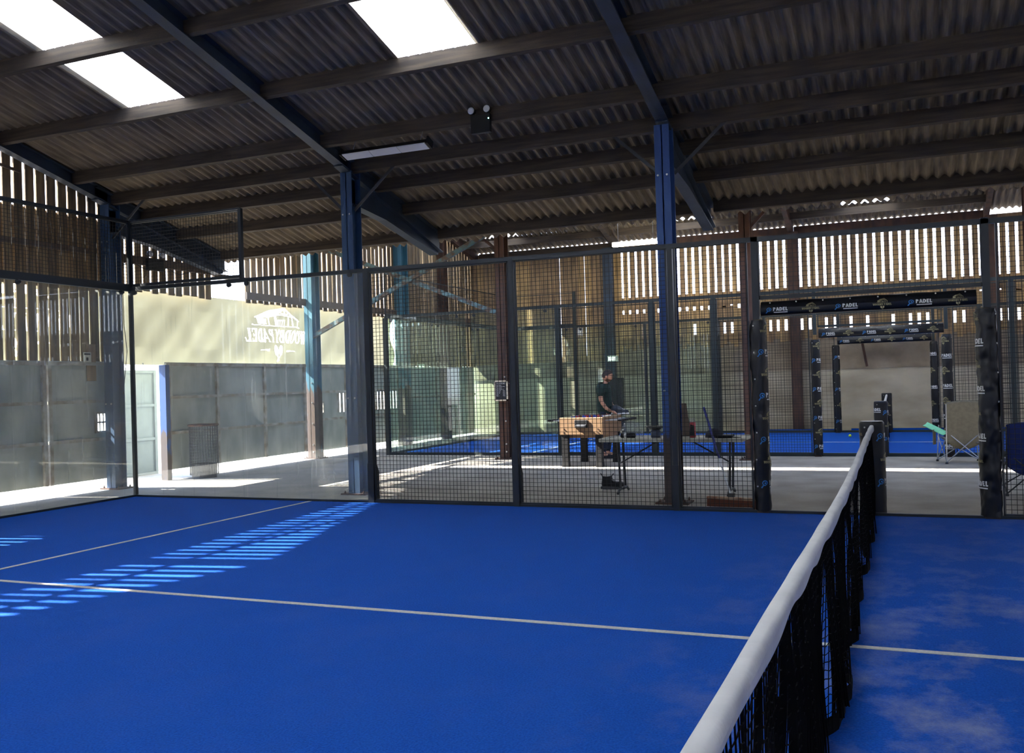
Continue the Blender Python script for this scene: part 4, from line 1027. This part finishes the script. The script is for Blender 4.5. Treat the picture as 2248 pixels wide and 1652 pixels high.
# blackboard menu
t = thing('menu_board', 'small framed blackboard menu with white writing on the brown column', 'menu board', (-6.95, 16.42, 1.35))
MB().box(-0.12, 0.12, -0.01, 0.005, -0.18, 0.18).build('slate', M_['chalk'], t)
mb = MB(); mb.box(-0.14, 0.14, -0.018, 0.008, 0.175, 0.2).box(-0.14, 0.14, -0.018, 0.008, -0.2, -0.175).box(-0.14, -0.118, -0.018, 0.008, -0.2, 0.2).box(0.118, 0.14, -0.018, 0.008, -0.2, 0.2)
mb.build('frame', M_['chalk_frame'], t)
P = text_polys('COLD DRINKS', 0.03, False, 0.16, cx=0.0, cy=0.13, width=0.19)
rs = random.Random(2)
for i, (w1, w2) in enumerate(((0.11, 0), (0.18, 0), (0.12, 0), (0.16, 0), (0.09, 0.05), (0.08, 0.05), (0.07, 0.05), (0.06, 0.05), (0.06, 0.05))):
    z = 0.105-i*0.026; x = -0.1
    while x < -0.1+w1: w = rs.uniform(0.004, 0.012); P.append(seg(x, z+rs.uniform(-.003, .003), x+w, z+rs.uniform(-.003, .003), 0.007)); x += w+0.003
    if w2:
        x = 0.03
        while x < 0.03+w2: w = rs.uniform(0.004, 0.010); P.append(seg(x, z, x+w, z+rs.uniform(-.003, .003), 0.007)); x += w+0.004
decal(P, lambda u, v: (u, -0.0125, v), 'chalk_writing', M_['decal_white'], t)
cable([(-6.83, 16.42, 1.53), (-6.74, 16.45, 1.45), (-6.70, 16.5, 1.40)], 'thin pale string tying the blackboard to its column', 0.003, M_['steel'])

# ================================================================ FOOTBALL TABLE
t = thing('football_table', 'light wood table football table on four dark legs behind the fence', 'football table', (-4.86, 15.6, 0))
hx, hy, zt, zb_ = 0.395, 0.58, 0.86, 0.56
mb = MB(); w = 0.035
mb.box(-hx, hx, -hy, -hy+w, zb_, zt).box(-hx, hx, hy-w, hy, zb_, zt).box(-hx, -hx+w, -hy+w, hy-w, zb_, zt).box(hx-w, hx, -hy+w, hy-w, zb_, zt)
cab = mb.build('cabinet', M_['wood'], t, bevel=0.008)
MB().box(-hx+w, hx-w, -hy+w, hy-w, 0.70, 0.715).build('playing_field', M_['trouser'] if False else M_['fig_blue'], t)
MB().box(-hx+0.08, hx-0.03, -hy+0.12, hy-0.05, 0.50, 0.56).build('under_tray', M_['wood'], t)
h = MB().box(-0.11, 0.13, -hy-0.02, -hy, 0.68, 0.82).build('goal_flap', M_['black'], t, bevel=0.01)
MB().prism([(-hy-0.07, 0.70), (-hy-0.02, 0.69), (-hy-0.02, 0.74), (-hy-0.07, 0.72)], 'x', -0.08, 0.10).build('ball_cup', M_['dark_grey'], h)
for sx in (-1, 1):
    for sy in (-1, 1):
        mb = MB(); x = sx*(hx-0.085); y = sy*(hy-0.07); a = 0.055
        mb.add([(x-a*1.1, y-a*1.1, 0), (x+a*1.1, y-a*1.1, 0), (x+a*1.1, y+a*1.1, 0), (x-a*1.1, y+a*1.1, 0), (x-a, y-a, 0.10), (x+a, y-a, 0.10), (x+a, y+a, 0.10), (x-a, y+a, 0.10)],
               [(0, 3, 2, 1), (0, 1, 5, 4), (1, 2, 6, 5), (2, 3, 7, 6), (3, 0, 4, 7), (4, 5, 6, 7)])
        mb.box(x-a, x+a, y-a, y+a, 0.10, 0.56); mb.build('leg', M_['black'], t)
        for zz in (0.595, 0.66): MB().lathe((x, sy*(hy+0.004), zz), [(0.014, -0.005*sy), (0.012, 0.005*sy)], 10, axis='y').build('bolt_cap', M_['rust'], cab)
for i in range(8):
    y = -hy+0.12+i*(2*hy-0.24)/7; c = M_['fig_blue'] if i in (0, 1, 3, 5) else M_['fig_red']
    sh = 0.10 if i % 2 == 0 else -0.06
    r = MB().tube([(-hx-0.16+sh, y, 0.80), (hx+0.16+sh, y, 0.80)], 0.008, 8).build('rod', M_['steel'], t)
    s = 1 if i % 2 == 0 else -1
    MB().lathe((s*(hx+0.16)+sh, y, 0.80), [(0.008, -0.02), (0.017, -0.01), (0.019, 0.06), (0.010, 0.10)] if s > 0 else [(0.010, -0.10), (0.019, -0.06), (0.017, 0.01), (0.008, 0.02)], 10, axis='x').build('grip', M_['black'], r)
    for k in range(3 if i not in (3, 4) else 5):
        n = 3 if i not in (3, 4) else 5; x = (k-(n-1)/2)*0.6/n
        MB().lathe((x, y, 0), [(0.012, 0.73), (0.018, 0.76), (0.020, 0.80), (0.016, 0.83), (0.007, 0.84), (0.013, 0.855), (0.011, 0.875), (0.004, 0.88)], 8).build('player_figure', c, r)
mb = MB()
for i in range(10): mb.lathe((hx-0.01, -hy+0.1+i*0.045, 0.875), [(0.012, -0.02), (0.012, 0.02)], 8, axis='y', )
mb.build('score_beads', M_['white'], t)

# ================================================================ FOLDING TABLE
t = thing('folding_table', 'long pale folding table with dark tube legs behind the mesh fence', 'table', (-2.44, 11.62, 0))
mb = MB(); L, D, z0, z1 = 0.93, 0.37, 0.69, 0.735
mb.prism([(-L, -D+0.04), (-L+0.04, -D), (L-0.04, -D), (L, -D+0.04), (L, D-0.04), (L-0.04, D), (-L+0.04, D), (-L, D-0.04)], 'z', z0, z1)
mb.build('table_top', M_['table'], t, bevel=0.008)
for s in (-1, 1):
    x = s*(L-0.22); mb = MB()
    for y in (-0.12, 0.12): mb.tube([(x+s*0.02, y, 0.69), (x, y, 0.05)], 0.016, 8)
    mb.tube([(x, -0.26, 0.012), (x, -0.2, 0.05), (x, -0.12, 0.065), (x, 0.12, 0.065), (x, 0.2, 0.05), (x, 0.26, 0.012)], 0.017, 8)
    mb.build('leg_frame', M_['dark_grey'], t)
    MB().tube([(x+s*0.01, 0, 0.40), (x-s*0.50, 0, 0.685)], 0.010, 8).build('leg_brace', M_['dark_grey'], t)
    MB().tube([(x, -0.12, 0.40), (x, 0.12, 0.40)], 0.010, 8).build('cross_tube', M_['dark_grey'], t)
zt = 0.736
# things on the table
t = thing('drink_bottle', 'tall clear bottle with red drink and dark label on the folding table', 'bottle', (-2.16, 11.42, zt))
MB().lathe((0, 0, 0), [(0.036, 0.0), (0.040, 0.02), (0.040, 0.19), (0.036, 0.2)], 20).build('drink', M_['red'], t, smooth=True)
MB().lathe((0, 0, 0), [(0.041, 0.001), (0.042, 0.2), (0.040, 0.225), (0.030, 0.24), (0.012, 0.243)], 20).build('bottle_body', M_['clear'], t, smooth=True)
MB().prism([(-0.03, 0.03), (0.035, 0.03), (0.03, 0.155), (-0.02, 0.17)], 'y', -0.046, -0.042).build('label', M_['black'], t)
t = thing('cap', 'dark baseball cap lying on the right half of the folding table', 'cap', (-1.84, 11.45, zt))
mb = MB()
mb.grid(lambda u, v: (0.12*math.cos(2*PI*u)*math.cos(PI/2*v)-0.05, 0.10*math.sin(2*PI*u)*math.cos(PI/2*v), 0.115*math.sin(PI/2*v)), 20, 8); mb.build('crown', mat('charcoal cloth', '33353f', 0.9), t, smooth=True)
MB().grid(lambda u, v: (0.04+0.15*v, (u-0.5)*0.19*(1-0.45*v*v), 0.012+0.03*(1-(2*u-1)**2)), 10, 6).build('peak', M_['black'], t, smooth=True)
t = thing('sunglasses_case', 'flat black case lying beside the cap on the folding table', 'case', (-1.72, 11.33, zt)); MB().box(-0.13, 0.08, -0.05, 0.05, 0, 0.035).build('body', M_['black'], t, bevel=0.012)
MB().tube([(0.08, 0, 0.012), (0.14, 0.03, 0.006), (0.17, 0.0, 0.006), (0.12, -0.03, 0.006), (0.06, -0.04, 0.01)], 0.004, 6).build('cord', M_['dark_grey'], t)
t = thing('leaning_panel', 'tall dark brown panel propped on the table behind the blue column', 'panel', (-2.37, 11.72, zt))
mb = MB(); mb.prism([(-0.14, 0.0), (0.125, 0.0), (0.075, 0.43), (-0.14, 0.43)], 'y', -0.012, 0.012); mb.build('sheet', M_['dark_wood'], t)
MB().prism([(0.0, 0.0), (0.13, 0.0), (0.0, 0.2)], 'x', -0.13, -0.11).build('prop', M_['dark_wood'], t)
t = thing('bowl', 'wide dark dish on a small pot on the folding table beside the blue column', 'dish', (-2.66, 11.5, zt))
MB().lathe((0, 0, 0), [(0.06, 0), (0.065, 0.08), (0.055, 0.10)], 18).build('pot', mat('slate blue pot', '3c4660', 0.6), t, smooth=True)
MB().lathe((0, 0, 0), [(0.06, 0.10), (0.11, 0.125), (0.135, 0.15), (0.128, 0.152), (0.10, 0.13)], 22).build('dish', mat('grey brown dish', '5a5850', 0.5), t, smooth=True)
t = thing('plastic_bag', 'crumpled clear plastic bag of bottles at the left end of the folding table', 'bag', (-3.02, 11.62, zt))
def bag(u, v):
    th, ph = 2*PI*u, PI/2*v; p = Vector((math.cos(th)*math.cos(ph), math.sin(th)*math.cos(ph), math.sin(ph))); q = 1+0.3*noise.noise(p*2.6)
    return (p.x*0.15*q, p.y*0.11*q, p.z*0.20*q)
MB().grid(bag, 26, 12).build('film', M_['clear'], t, smooth=False)
t = thing('wrapped_can', 'small dark can lying on its side on the left of the folding table', 'can', (-3.0, 11.40, zt+0.033))
MB().lathe((0, 0, 0), [(0.022, -0.1), (0.032, -0.09), (0.032, 0.09), (0.022, 0.1)], 16, axis='x').build('body', M_['black'], t, smooth=True); MB().lathe((0, 0, 0), [(0.0325, -0.05), (0.0325, -0.02)], 16, axis='x').build('white_band', M_['white'], t)
t = thing('key_bunch', 'small dark bunch of keys on the left front of the folding table', 'keys', (-3.24, 11.38, zt))
for i in range(4): MB().box(-0.01+i*0.03-0.05, 0.03+i*0.03-0.05, -0.01+0.01*i, 0.002+0.01*i, 0.001+0.003*i, 0.004+0.003*i).build('key', M_['dark_grey'], t)
# boot
t = thing('boot', 'black pull-on ankle boot on the ground under the folding table', 'boot', (-3.40, 12.0, 0))
mb = MB()
prof = [(-0.155, 0.03), (-0.16, 0.075), (-0.15, 0.13), (-0.145, 0.175), (-0.09, 0.168), (-0.03, 0.178), (-0.018, 0.13), (0.02, 0.105), (0.06, 0.10), (0.10, 0.105), (0.145, 0.09), (0.16, 0.055), (0.15, 0.03)]
vs = []; n = len(prof)
for k, (yy, s) in enumerate(((-0.05, 0.9), (-0.032, 1.0), (0.032, 1.0), (0.05, 0.9))):
    for p in prof: vs.append((p[0]*s if k in (1, 2) else p[0]*0.93, yy, p[1] if k in (1, 2) else 0.03+(p[1]-0.03)*0.86))
fs = [tuple(range(n-1, -1, -1)), tuple(3*n+i for i in range(n))]
for k in range(3): fs += [(k*n+i, k*n+(i+1) % n, (k+1)*n+(i+1) % n, (k+1)*n+i) for i in range(n)]
mb.add(vs, fs); mb.build('upper', M_['black'], t)
MB().prism([(-0.165, 0), (0.16, 0), (0.168, 0.03), (-0.165, 0.035)], 'y', -0.056, 0.056).build('sole', M_['dark_grey'], t)
for x in (-0.15, -0.02): MB().tube([(x, -0.01, 0.16), (x-0.015 if x < -0.1 else x+0.015, 0, 0.20), (x-0.03 if x < -0.1 else x+0.03, 0.0, 0.21), (x-0.02 if x < -0.1 else x+0.02, 0.01, 0.19)], 0.005, 6).build('pull_tab', M_['black'], t)
# push broom
t = thing('push_broom', 'wide push broom with blue and silver handle leaning by the gate', 'broom', (-1.52, 10.45, 0), math.radians(-14))
MB().box(-0.31, 0.31, -0.035, 0.035, 0.085, 0.115).build('head_block', M_['broom_wood'], t, bevel=0.006)
mb = MB(); rs = random.Random(9)
for i in range(62):
    for k in range(3):
        x = -0.305+i*0.01; y = -0.022+k*0.022; mb.add([(x, y-0.008, 0.085), (x+0.009, y-0.008, 0.085), (x+0.009, y+0.008, 0.085), (x, y+0.008, 0.085), (x+rs.uniform(-.006, .006), y-0.012+rs.uniform(-.005, .005), 0.0), (x+0.01, y-0.012, 0.0), (x+0.01, y+0.012, 0.002), (x, y+0.012, 0.0)],
           [(0, 1, 2, 3), (0, 4, 5, 1), (1, 5, 6, 2), (2, 6, 7, 3), (3, 7, 4, 0)])
mb.build('bristles', M_['bristle'], t)
a = Vector((-0.02, 0.0, 0.12)); b = Vector((-0.40, 0.16, 1.14))
MB().tube([a, a.lerp(b, 0.45)], 0.013, 8).build('lower_handle', M_['steel'], t); MB().tube([a.lerp(b, 0.42), b], 0.015, 8).build('upper_handle', M_['broom_blue'], t)
MB().box(-0.05, 0.02, -0.02, 0.025, 0.112, 0.16).build('socket', M_['dark_grey'], t)

# ================================================================ CAMP CHAIRS
def camp_chair(name, label, loc, rz, mc, ma, mt, back_h=0.98, s=1.0):
    # local: back faces -y (toward the camera), seat front at +y
    t = thing(name, label, 'chair', loc, rz)
    W, D = 0.27, 0.26
    def bk(u, v):
        x = (u-0.5)*2*W*1.0; z = 0.36+(back_h-0.36)*v; sag = (1-(2*u-1)**2)*0.06
        yy = -D-0.0-0.06*v+sag*(1-v*0.6); zz = z+(0.03*(1-(2*u-1)**2) if v > 0.9 else 0)
        if v < 0.3: zz -= (0.3-v)*0.45*(1-(2*u-1)**2); 
        return (x, yy, zz)
    mb = MB(); mb.grid(bk, 16, 18)
    o = mb.build('back_rest', mc, t, smooth=True); sm = o.modifiers.new('thick', 'SOLIDIFY'); sm.thickness = 0.006
    def st(u, v):
        x = (u-0.5)*2*W; return (x, -D+0.03+2*D*v*0.95, 0.43-0.09*(1-(2*u-1)**2)*(1-0.3*v)-0.04*(1-v))
    o = MB().grid(st, 12, 12).build('seat', mc, t, smooth=True); sm = o.modifiers.new('thick', 'SOLIDIFY'); sm.thickness = 0.006
    for sx in (-1, 1):
        MB().tube([(sx*W, -D+0.02, 0.02), (sx*W, -D-0.055, back_h-0.02)], 0.010, 8).build('back_upright', mt, t)
        MB().tube([(sx*(W+0.04), D+0.02, 0.03), (sx*(W+0.01), D-0.02, 0.60)], 0.009, 8).build('front_upright', mt, t)
        def arm(u, v, sx=sx): return (sx*(W+0.01+0.19*u+0.07*(v-0.3)), -D-0.02+(2*D+0.02)*u, 0.52+0.13*u-0.012*math.sin(PI*v)-0.05*v)
        o = MB().grid(arm, 10, 4).build('arm_rest', ma, t, smooth=True); sm = o.modifiers.new('thick', 'SOLIDIFY'); sm.thickness = 0.012
        # side X
        MB().tube([(sx*W, -D+0.02, 0.03), (sx*(W+0.02), D, 0.42)], 0.008, 6).build('side_strut', mt, t)
        MB().tube([(sx*(W+0.04), D+0.02, 0.03), (sx*W, -D+0.0, 0.42)], 0.008, 6).build('side_strut', mt, t)
        for y in (-D+0.02, D+0.02): MB().lathe((sx*(W if y < 0 else W+0.04), y, 0), [(0.022, 0), (0.022, 0.02), (0.012, 0.035)], 10).build('foot', M_['dark_grey'], t)
    for sx in (-1, 1):
        MB().tube([(sx*W, -D+0.02, 0.52), (-sx*W, -D+0.02, 0.03)], 0.009, 6).build('rear_cross_strut', mt, t)
        MB().tube([(sx*(W+0.03), D, 0.42), (-sx*(W+0.03), D+0.02, 0.03)], 0.009, 6).build('front_cross_strut', mt, t)
    return t
t = camp_chair('camping_chair', 'olive folding camping chair with mint green arm rests, seen from behind', (1.16, 16.3, 0), math.radians(9), M_['olive'], M_['mint'], M_['steel'])
mb = MB(); mb.grid(lambda u, v: (-0.40-0.035*math.cos(PI*u), -0.1+0.14*u, 0.30+0.24*v), 8, 6); o = mb.build('cup_pouch', M_['olive'], t); sm = o.modifiers.new('thick', 'SOLIDIFY'); sm.thickness = 0.005
camp_chair('camping_chair', 'navy folding camping chair at the right edge behind the mesh', (1.66, 12.2, 0), math.radians(4), M_['navy'], M_['black'], M_['dark_grey'], back_h=0.84)

# ball, wire bin
tag(MB().lathe((-0.84, 22.6, 0.045), [(0.001, -0.033), (0.018, -0.028), (0.03, -0.014), (0.033, 0), (0.03, 0.014), (0.018, 0.028), (0.001, 0.033)], 16).build('padel_ball', M_['ball'], smooth=True), 'small yellow green ball lying on the far blue court', 'ball')
t = thing('wire_bin', 'dark wire mesh bin with a brown rim beside the doorway', 'bin', (-11.02, 12.62, 0))
mb = MB(); R = 0.24
for i in range(32):
    a = 2*PI*i/32; mb.box(R*math.cos(a)-0.003, R*math.cos(a)+0.003, R*math.sin(a)-0.003, R*math.sin(a)+0.003, 0.05, 0.9)
for j in range(17):
    z = 0.06+j*0.052; mb.lathe((0, 0, z), [(R+0.004, -0.003), (R+0.004, 0.003), (R-0.003, 0.003)], 24)
mb2 = MB(); 
for j in range(17):
    z = 0.06+j*0.052
    mb2.tube([(R*math.cos(2*PI*i/24), R*math.sin(2*PI*i/24), z) for i in range(25)], 0.003, 4, caps=False)
mb3 = MB(); mb3.v = mb.v[:32*8]; mb3.f = mb.f[:32*6]; mb3.mi = [0]*len(mb3.f); mb3.build('upright_wires', M_['dark_grey'], t); mb2.build('ring_wires', M_['dark_grey'], t)
MB().tube([((R+0.005)*math.cos(2*PI*i/24), (R+0.005)*math.sin(2*PI*i/24), 0.92) for i in range(25)], 0.02, 6, caps=False).build('rim', M_['rust'], t)
MB().lathe((0, 0, 0), [(0.21, 0.0), (0.215, 0.25), (0.20, 0.25), (0.2, 0.02)], 20).build('base_tray', M_['dark_grey'], t)

# ================================================================ MAN
t = thing('person', 'man in dark green t-shirt standing behind the football table, looking down at a shoe', 'person', (-4.98, 16.85, 0))
# local: faces +x
V = [(0, 0, 0.86), (0.0, 0, 1.0), (0.0, 0, 1.18), (-0.01, 0, 1.32), (0.02, 0, 1.42), (0.05, 0, 1.50),      # 0 pelvis..5 head base
     (-0.02, -0.12, 1.34), (-0.02, -0.19, 1.32), (0.0, -0.215, 1.10), (0.09, -0.20, 0.96), (0.19, -0.17, 0.90),   # right arm (camera side) 6..10
     (-0.02, 0.12, 1.34), (-0.02, 0.19, 1.32), (0.02, 0.215, 1.10), (0.12, 0.18, 0.97), (0.21, 0.12, 0.92),    # left arm 11..15
     (0.0, -0.09, 0.82), (0.02, -0.11, 0.46), (-0.02, -0.12, 0.09), (0.0, 0.09, 0.82), (0.04, 0.11, 0.46), (0.0, 0.12, 0.09),
     (0.09, -0.12, 0.04), (0.12, 0.12, 0.04), (0.17, -0.12, 0.035), (0.2, 0.12, 0.035)]
Ed = [(0, 1), (1, 2), (2, 3), (3, 4), (4, 5), (3, 6), (6, 7), (7, 8), (8, 9), (9, 10), (3, 11), (11, 12), (12, 13), (13, 14), (14, 15), (0, 16), (16, 17), (17, 18), (0, 19), (19, 20), (20, 21), (18, 22), (22, 24), (21, 23), (23, 25)]
Rd = [0.10, 0.105, 0.12, 0.12, 0.055, 0.052, 0.075, 0.055, 0.042, 0.036, 0.026, 0.075, 0.055, 0.042, 0.036, 0.026, 0.085, 0.06, 0.042, 0.085, 0.06, 0.042, 0.042, 0.042, 0.03, 0.03]
Rd = [r if not isinstance(r, tuple) else r for r in Rd]
body = skin_mesh('body', V, Ed, Rd, M_['skin'], t, 2)
body.data.materials.append(M_['trouser'])
for _p in body.data.polygons:
    if 0.13 < _p.center.z < 0.95 and (_p.center.x < 0.07 or _p.center.z < 0.82): _p.material_index = 1
# head: shaped ellipsoid with nose, brow, chin, ears
def headf(u, v):
    th, ph = 2*PI*u, PI*v-PI/2; x, y, z = math.cos(th)*math.cos(ph), math.sin(th)*math.cos(ph), math.sin(ph)
    r = 1.0; fx = max(0, x)
    nose = 0.16*math.exp(-((y/0.16)**2+((z+0.12)/0.20)**2))*(x > 0.3); brow = 0.03*math.exp(-(((z-0.18)/0.12)**2))*fx
    chin = 0.10*math.exp(-((y/0.35)**2+((z+0.72)/0.18)**2))*fx; eye = -0.05*math.exp(-((((abs(y)-0.30)/0.12)**2)+((z-0.05)/0.09)**2))*fx
    lip = 0.035*math.exp(-((y/0.22)**2+((z+0.42)/0.06)**2))*fx
    r += nose+brow+chin+eye+lip
    X = x*r*0.098; Y = y*r*0.075*(1-0.12*max(0, -z)); Z = z*r*0.118
    return (X, Y, Z)
hd = MB().grid(headf, 40, 30).build('head', M_['skin'], body, smooth=True)
hd.location = (0.075, 0, 1.575); hd.rotation_euler = (0, math.radians(22), 0)
for s in (-1, 1):
    MB().lathe((0.0, s*0.074, -0.01), [(0.012, -0.008), (0.024, 0), (0.016, 0.012)] if s > 0 else [(0.016, -0.012), (0.024, 0), (0.012, 0.008)], 12, axis='y').build('ear', M_['skin'], hd, smooth=True)
    MB().lathe((0.083, s*0.028, 0.008), [(0.002, -0.006), (0.010, 0.0), (0.002, 0.006)], 10, axis='x').build('eye', M_['black'], hd)
def hairf(u, v):
    th = 2*PI*u; lo = -0.25 if math.cos(th) < 0.1 else 0.48
    lo = -0.35+0.95*max(0, (math.cos(th)+0.15))**0.6 if math.cos(th) > -0.15 else -0.42
    z = lo+(1-lo)*v; z = min(0.999, z); c = math.sqrt(1-z*z)
    q = 1.09+0.03*noise.noise(Vector((math.cos(th)*4, math.sin(th)*4, z*5)))
    return (math.cos(th)*c*0.098*q-0.004, math.sin(th)*c*0.075*q, z*0.118*q)
MB().grid(hairf, 32, 16).build('hair', M_['hair'], hd, smooth=True)
MB().grid(lambda u, v: headf_b(u, v), 1, 1) if False else None
def beard(u, v):
    th = -1.5+3.0*u; z = -0.95+0.62*v; c = math.sqrt(max(0.01, 1-z*z)); q = 1.0
    return (math.cos(th)*c*0.104*q, math.sin(th)*c*0.073*q, z*0.122*q)
MB().grid(beard, 20, 8).build('beard', mat('short brown beard', '6b4a38', 0.8), hd, smooth=True)
# shirt and trousers grown on the same skeleton, a little larger
sv = [(0, 0, 0.80), (0.005, 0, 1.0), (0.0, 0, 1.18), (-0.01, 0, 1.32), (0.005, 0, 1.395), (-0.02, -0.12, 1.35), (-0.02, -0.19, 1.325), (-0.008, -0.215, 1.16), (-0.02, 0.12, 1.35), (-0.02, 0.19, 1.325), (0.0, 0.215, 1.16)]
skin_mesh('t_shirt', sv, [(0, 1), (1, 2), (2, 3), (3, 4), (3, 5), (5, 6), (6, 7), (3, 8), (8, 9), (9, 10)], [0.16, 0.17, 0.165, 0.165, 0.085, 0.115, 0.10, 0.078, 0.115, 0.10, 0.078], M_['shirt'], body, 2)
tv = [(0, 0, 0.93), (0, 0, 0.85), (0.0, -0.09, 0.80), (0.02, -0.11, 0.46), (-0.02, -0.12, 0.12), (0.0, 0.09, 0.80), (0.04, 0.11, 0.46), (0.0, 0.12, 0.12)]
skin_mesh('trousers', tv, [(0, 1), (1, 2), (2, 3), (3, 4), (1, 5), (5, 6), (6, 7)], [0.155, 0.155, 0.105, 0.08, 0.065, 0.105, 0.08, 0.065], M_['trouser'], body, 2)
# hands: palm plus five fingers each
def hand(w, d, sgn):
    w = Vector(w); d = Vector(d).normalized(); side = d.cross(Vector((0, 0, 1))).normalized()*sgn; dn = side.cross(d).normalized()
    if dn.z > 0: dn = -dn
    v = [tuple(w), tuple(w+d*0.045), tuple(w+d*0.085)]; e = [(0, 1), (1, 2)]; r = [0.026, 0.032, 0.028]
    for k, (o, ln) in enumerate(((-0.03, 0.062), (-0.01, 0.075), (0.011, 0.072), (0.031, 0.055))):
        b = w+d*0.088+side*o; i = len(v)
        v += [tuple(b), tuple(b+d*ln*0.45+dn*0.008), tuple(b+d*ln*0.70+dn*ln*0.42), tuple(b+d*ln*0.62+dn*ln*0.75)]
        e += [(2, i), (i, i+1), (i+1, i+2), (i+2, i+3)]; r += [0.010, 0.009, 0.0085, 0.007]
    i = len(v); b = w+d*0.03-side*0.03
    v += [tuple(b), tuple(b-side*0.018+d*0.03+dn*0.012), tuple(b-side*0.012+d*0.055+dn*0.03)]; e += [(1, i), (i, i+1), (i+1, i+2)]; r += [0.013, 0.011, 0.009]
    return skin_mesh('hand', v, e, r, M_['skin'], body, 1)
hand((0.185, -0.17, 0.905), (0.8, 0.05, -0.35), 1); hand((0.205, 0.12, 0.925), (0.9, -0.1, -0.3), -1)
for s, x in ((-1, 0.07), (1, 0.10)):
    MB().grid(lambda u, v, s=s, x=x: (x+0.14*math.cos(2*PI*u)*math.cos(PI/2*v), s*0.12+0.05*math.sin(2*PI*u)*math.cos(PI/2*v), 0.005+0.085*math.sin(PI/2*v)), 18, 8).build('shoe', M_['black'], body, smooth=True)
# shoe held in his hands
t = thing('held_shoe', 'dark trainer with a white sole held in the hands of the man', 'shoe', (-4.66, 16.78, 0.84), math.radians(-5)); t.scale = (1.15, 1.15, 1.3)
mb = MB()
def shoe(u, v):
    x = -0.14+0.29*v; h = 0.115 if v < 0.35 else 0.115-0.065*min(1, (v-0.35)/0.4); w = 0.042+0.012*math.sin(PI*v)
    if v > 0.93 or v < 0.04: w *= 0.6; h *= 0.75
    a = PI*u; return (x, -w*math.cos(a), 0.022+h*math.sin(a)**0.7)
mb.grid(shoe, 14, 22); mb.build('upper', M_['dark_grey'], t, smooth=True)
MB().prism([(-0.145, -0.03), (-0.12, -0.046), (0.10, -0.054), (0.155, -0.02), (0.155, 0.02), (0.10, 0.054), (-0.12, 0.046), (-0.145, 0.03)], 'z', 0, 0.026).build('white_sole', M_['white'], t, bevel=0.005)
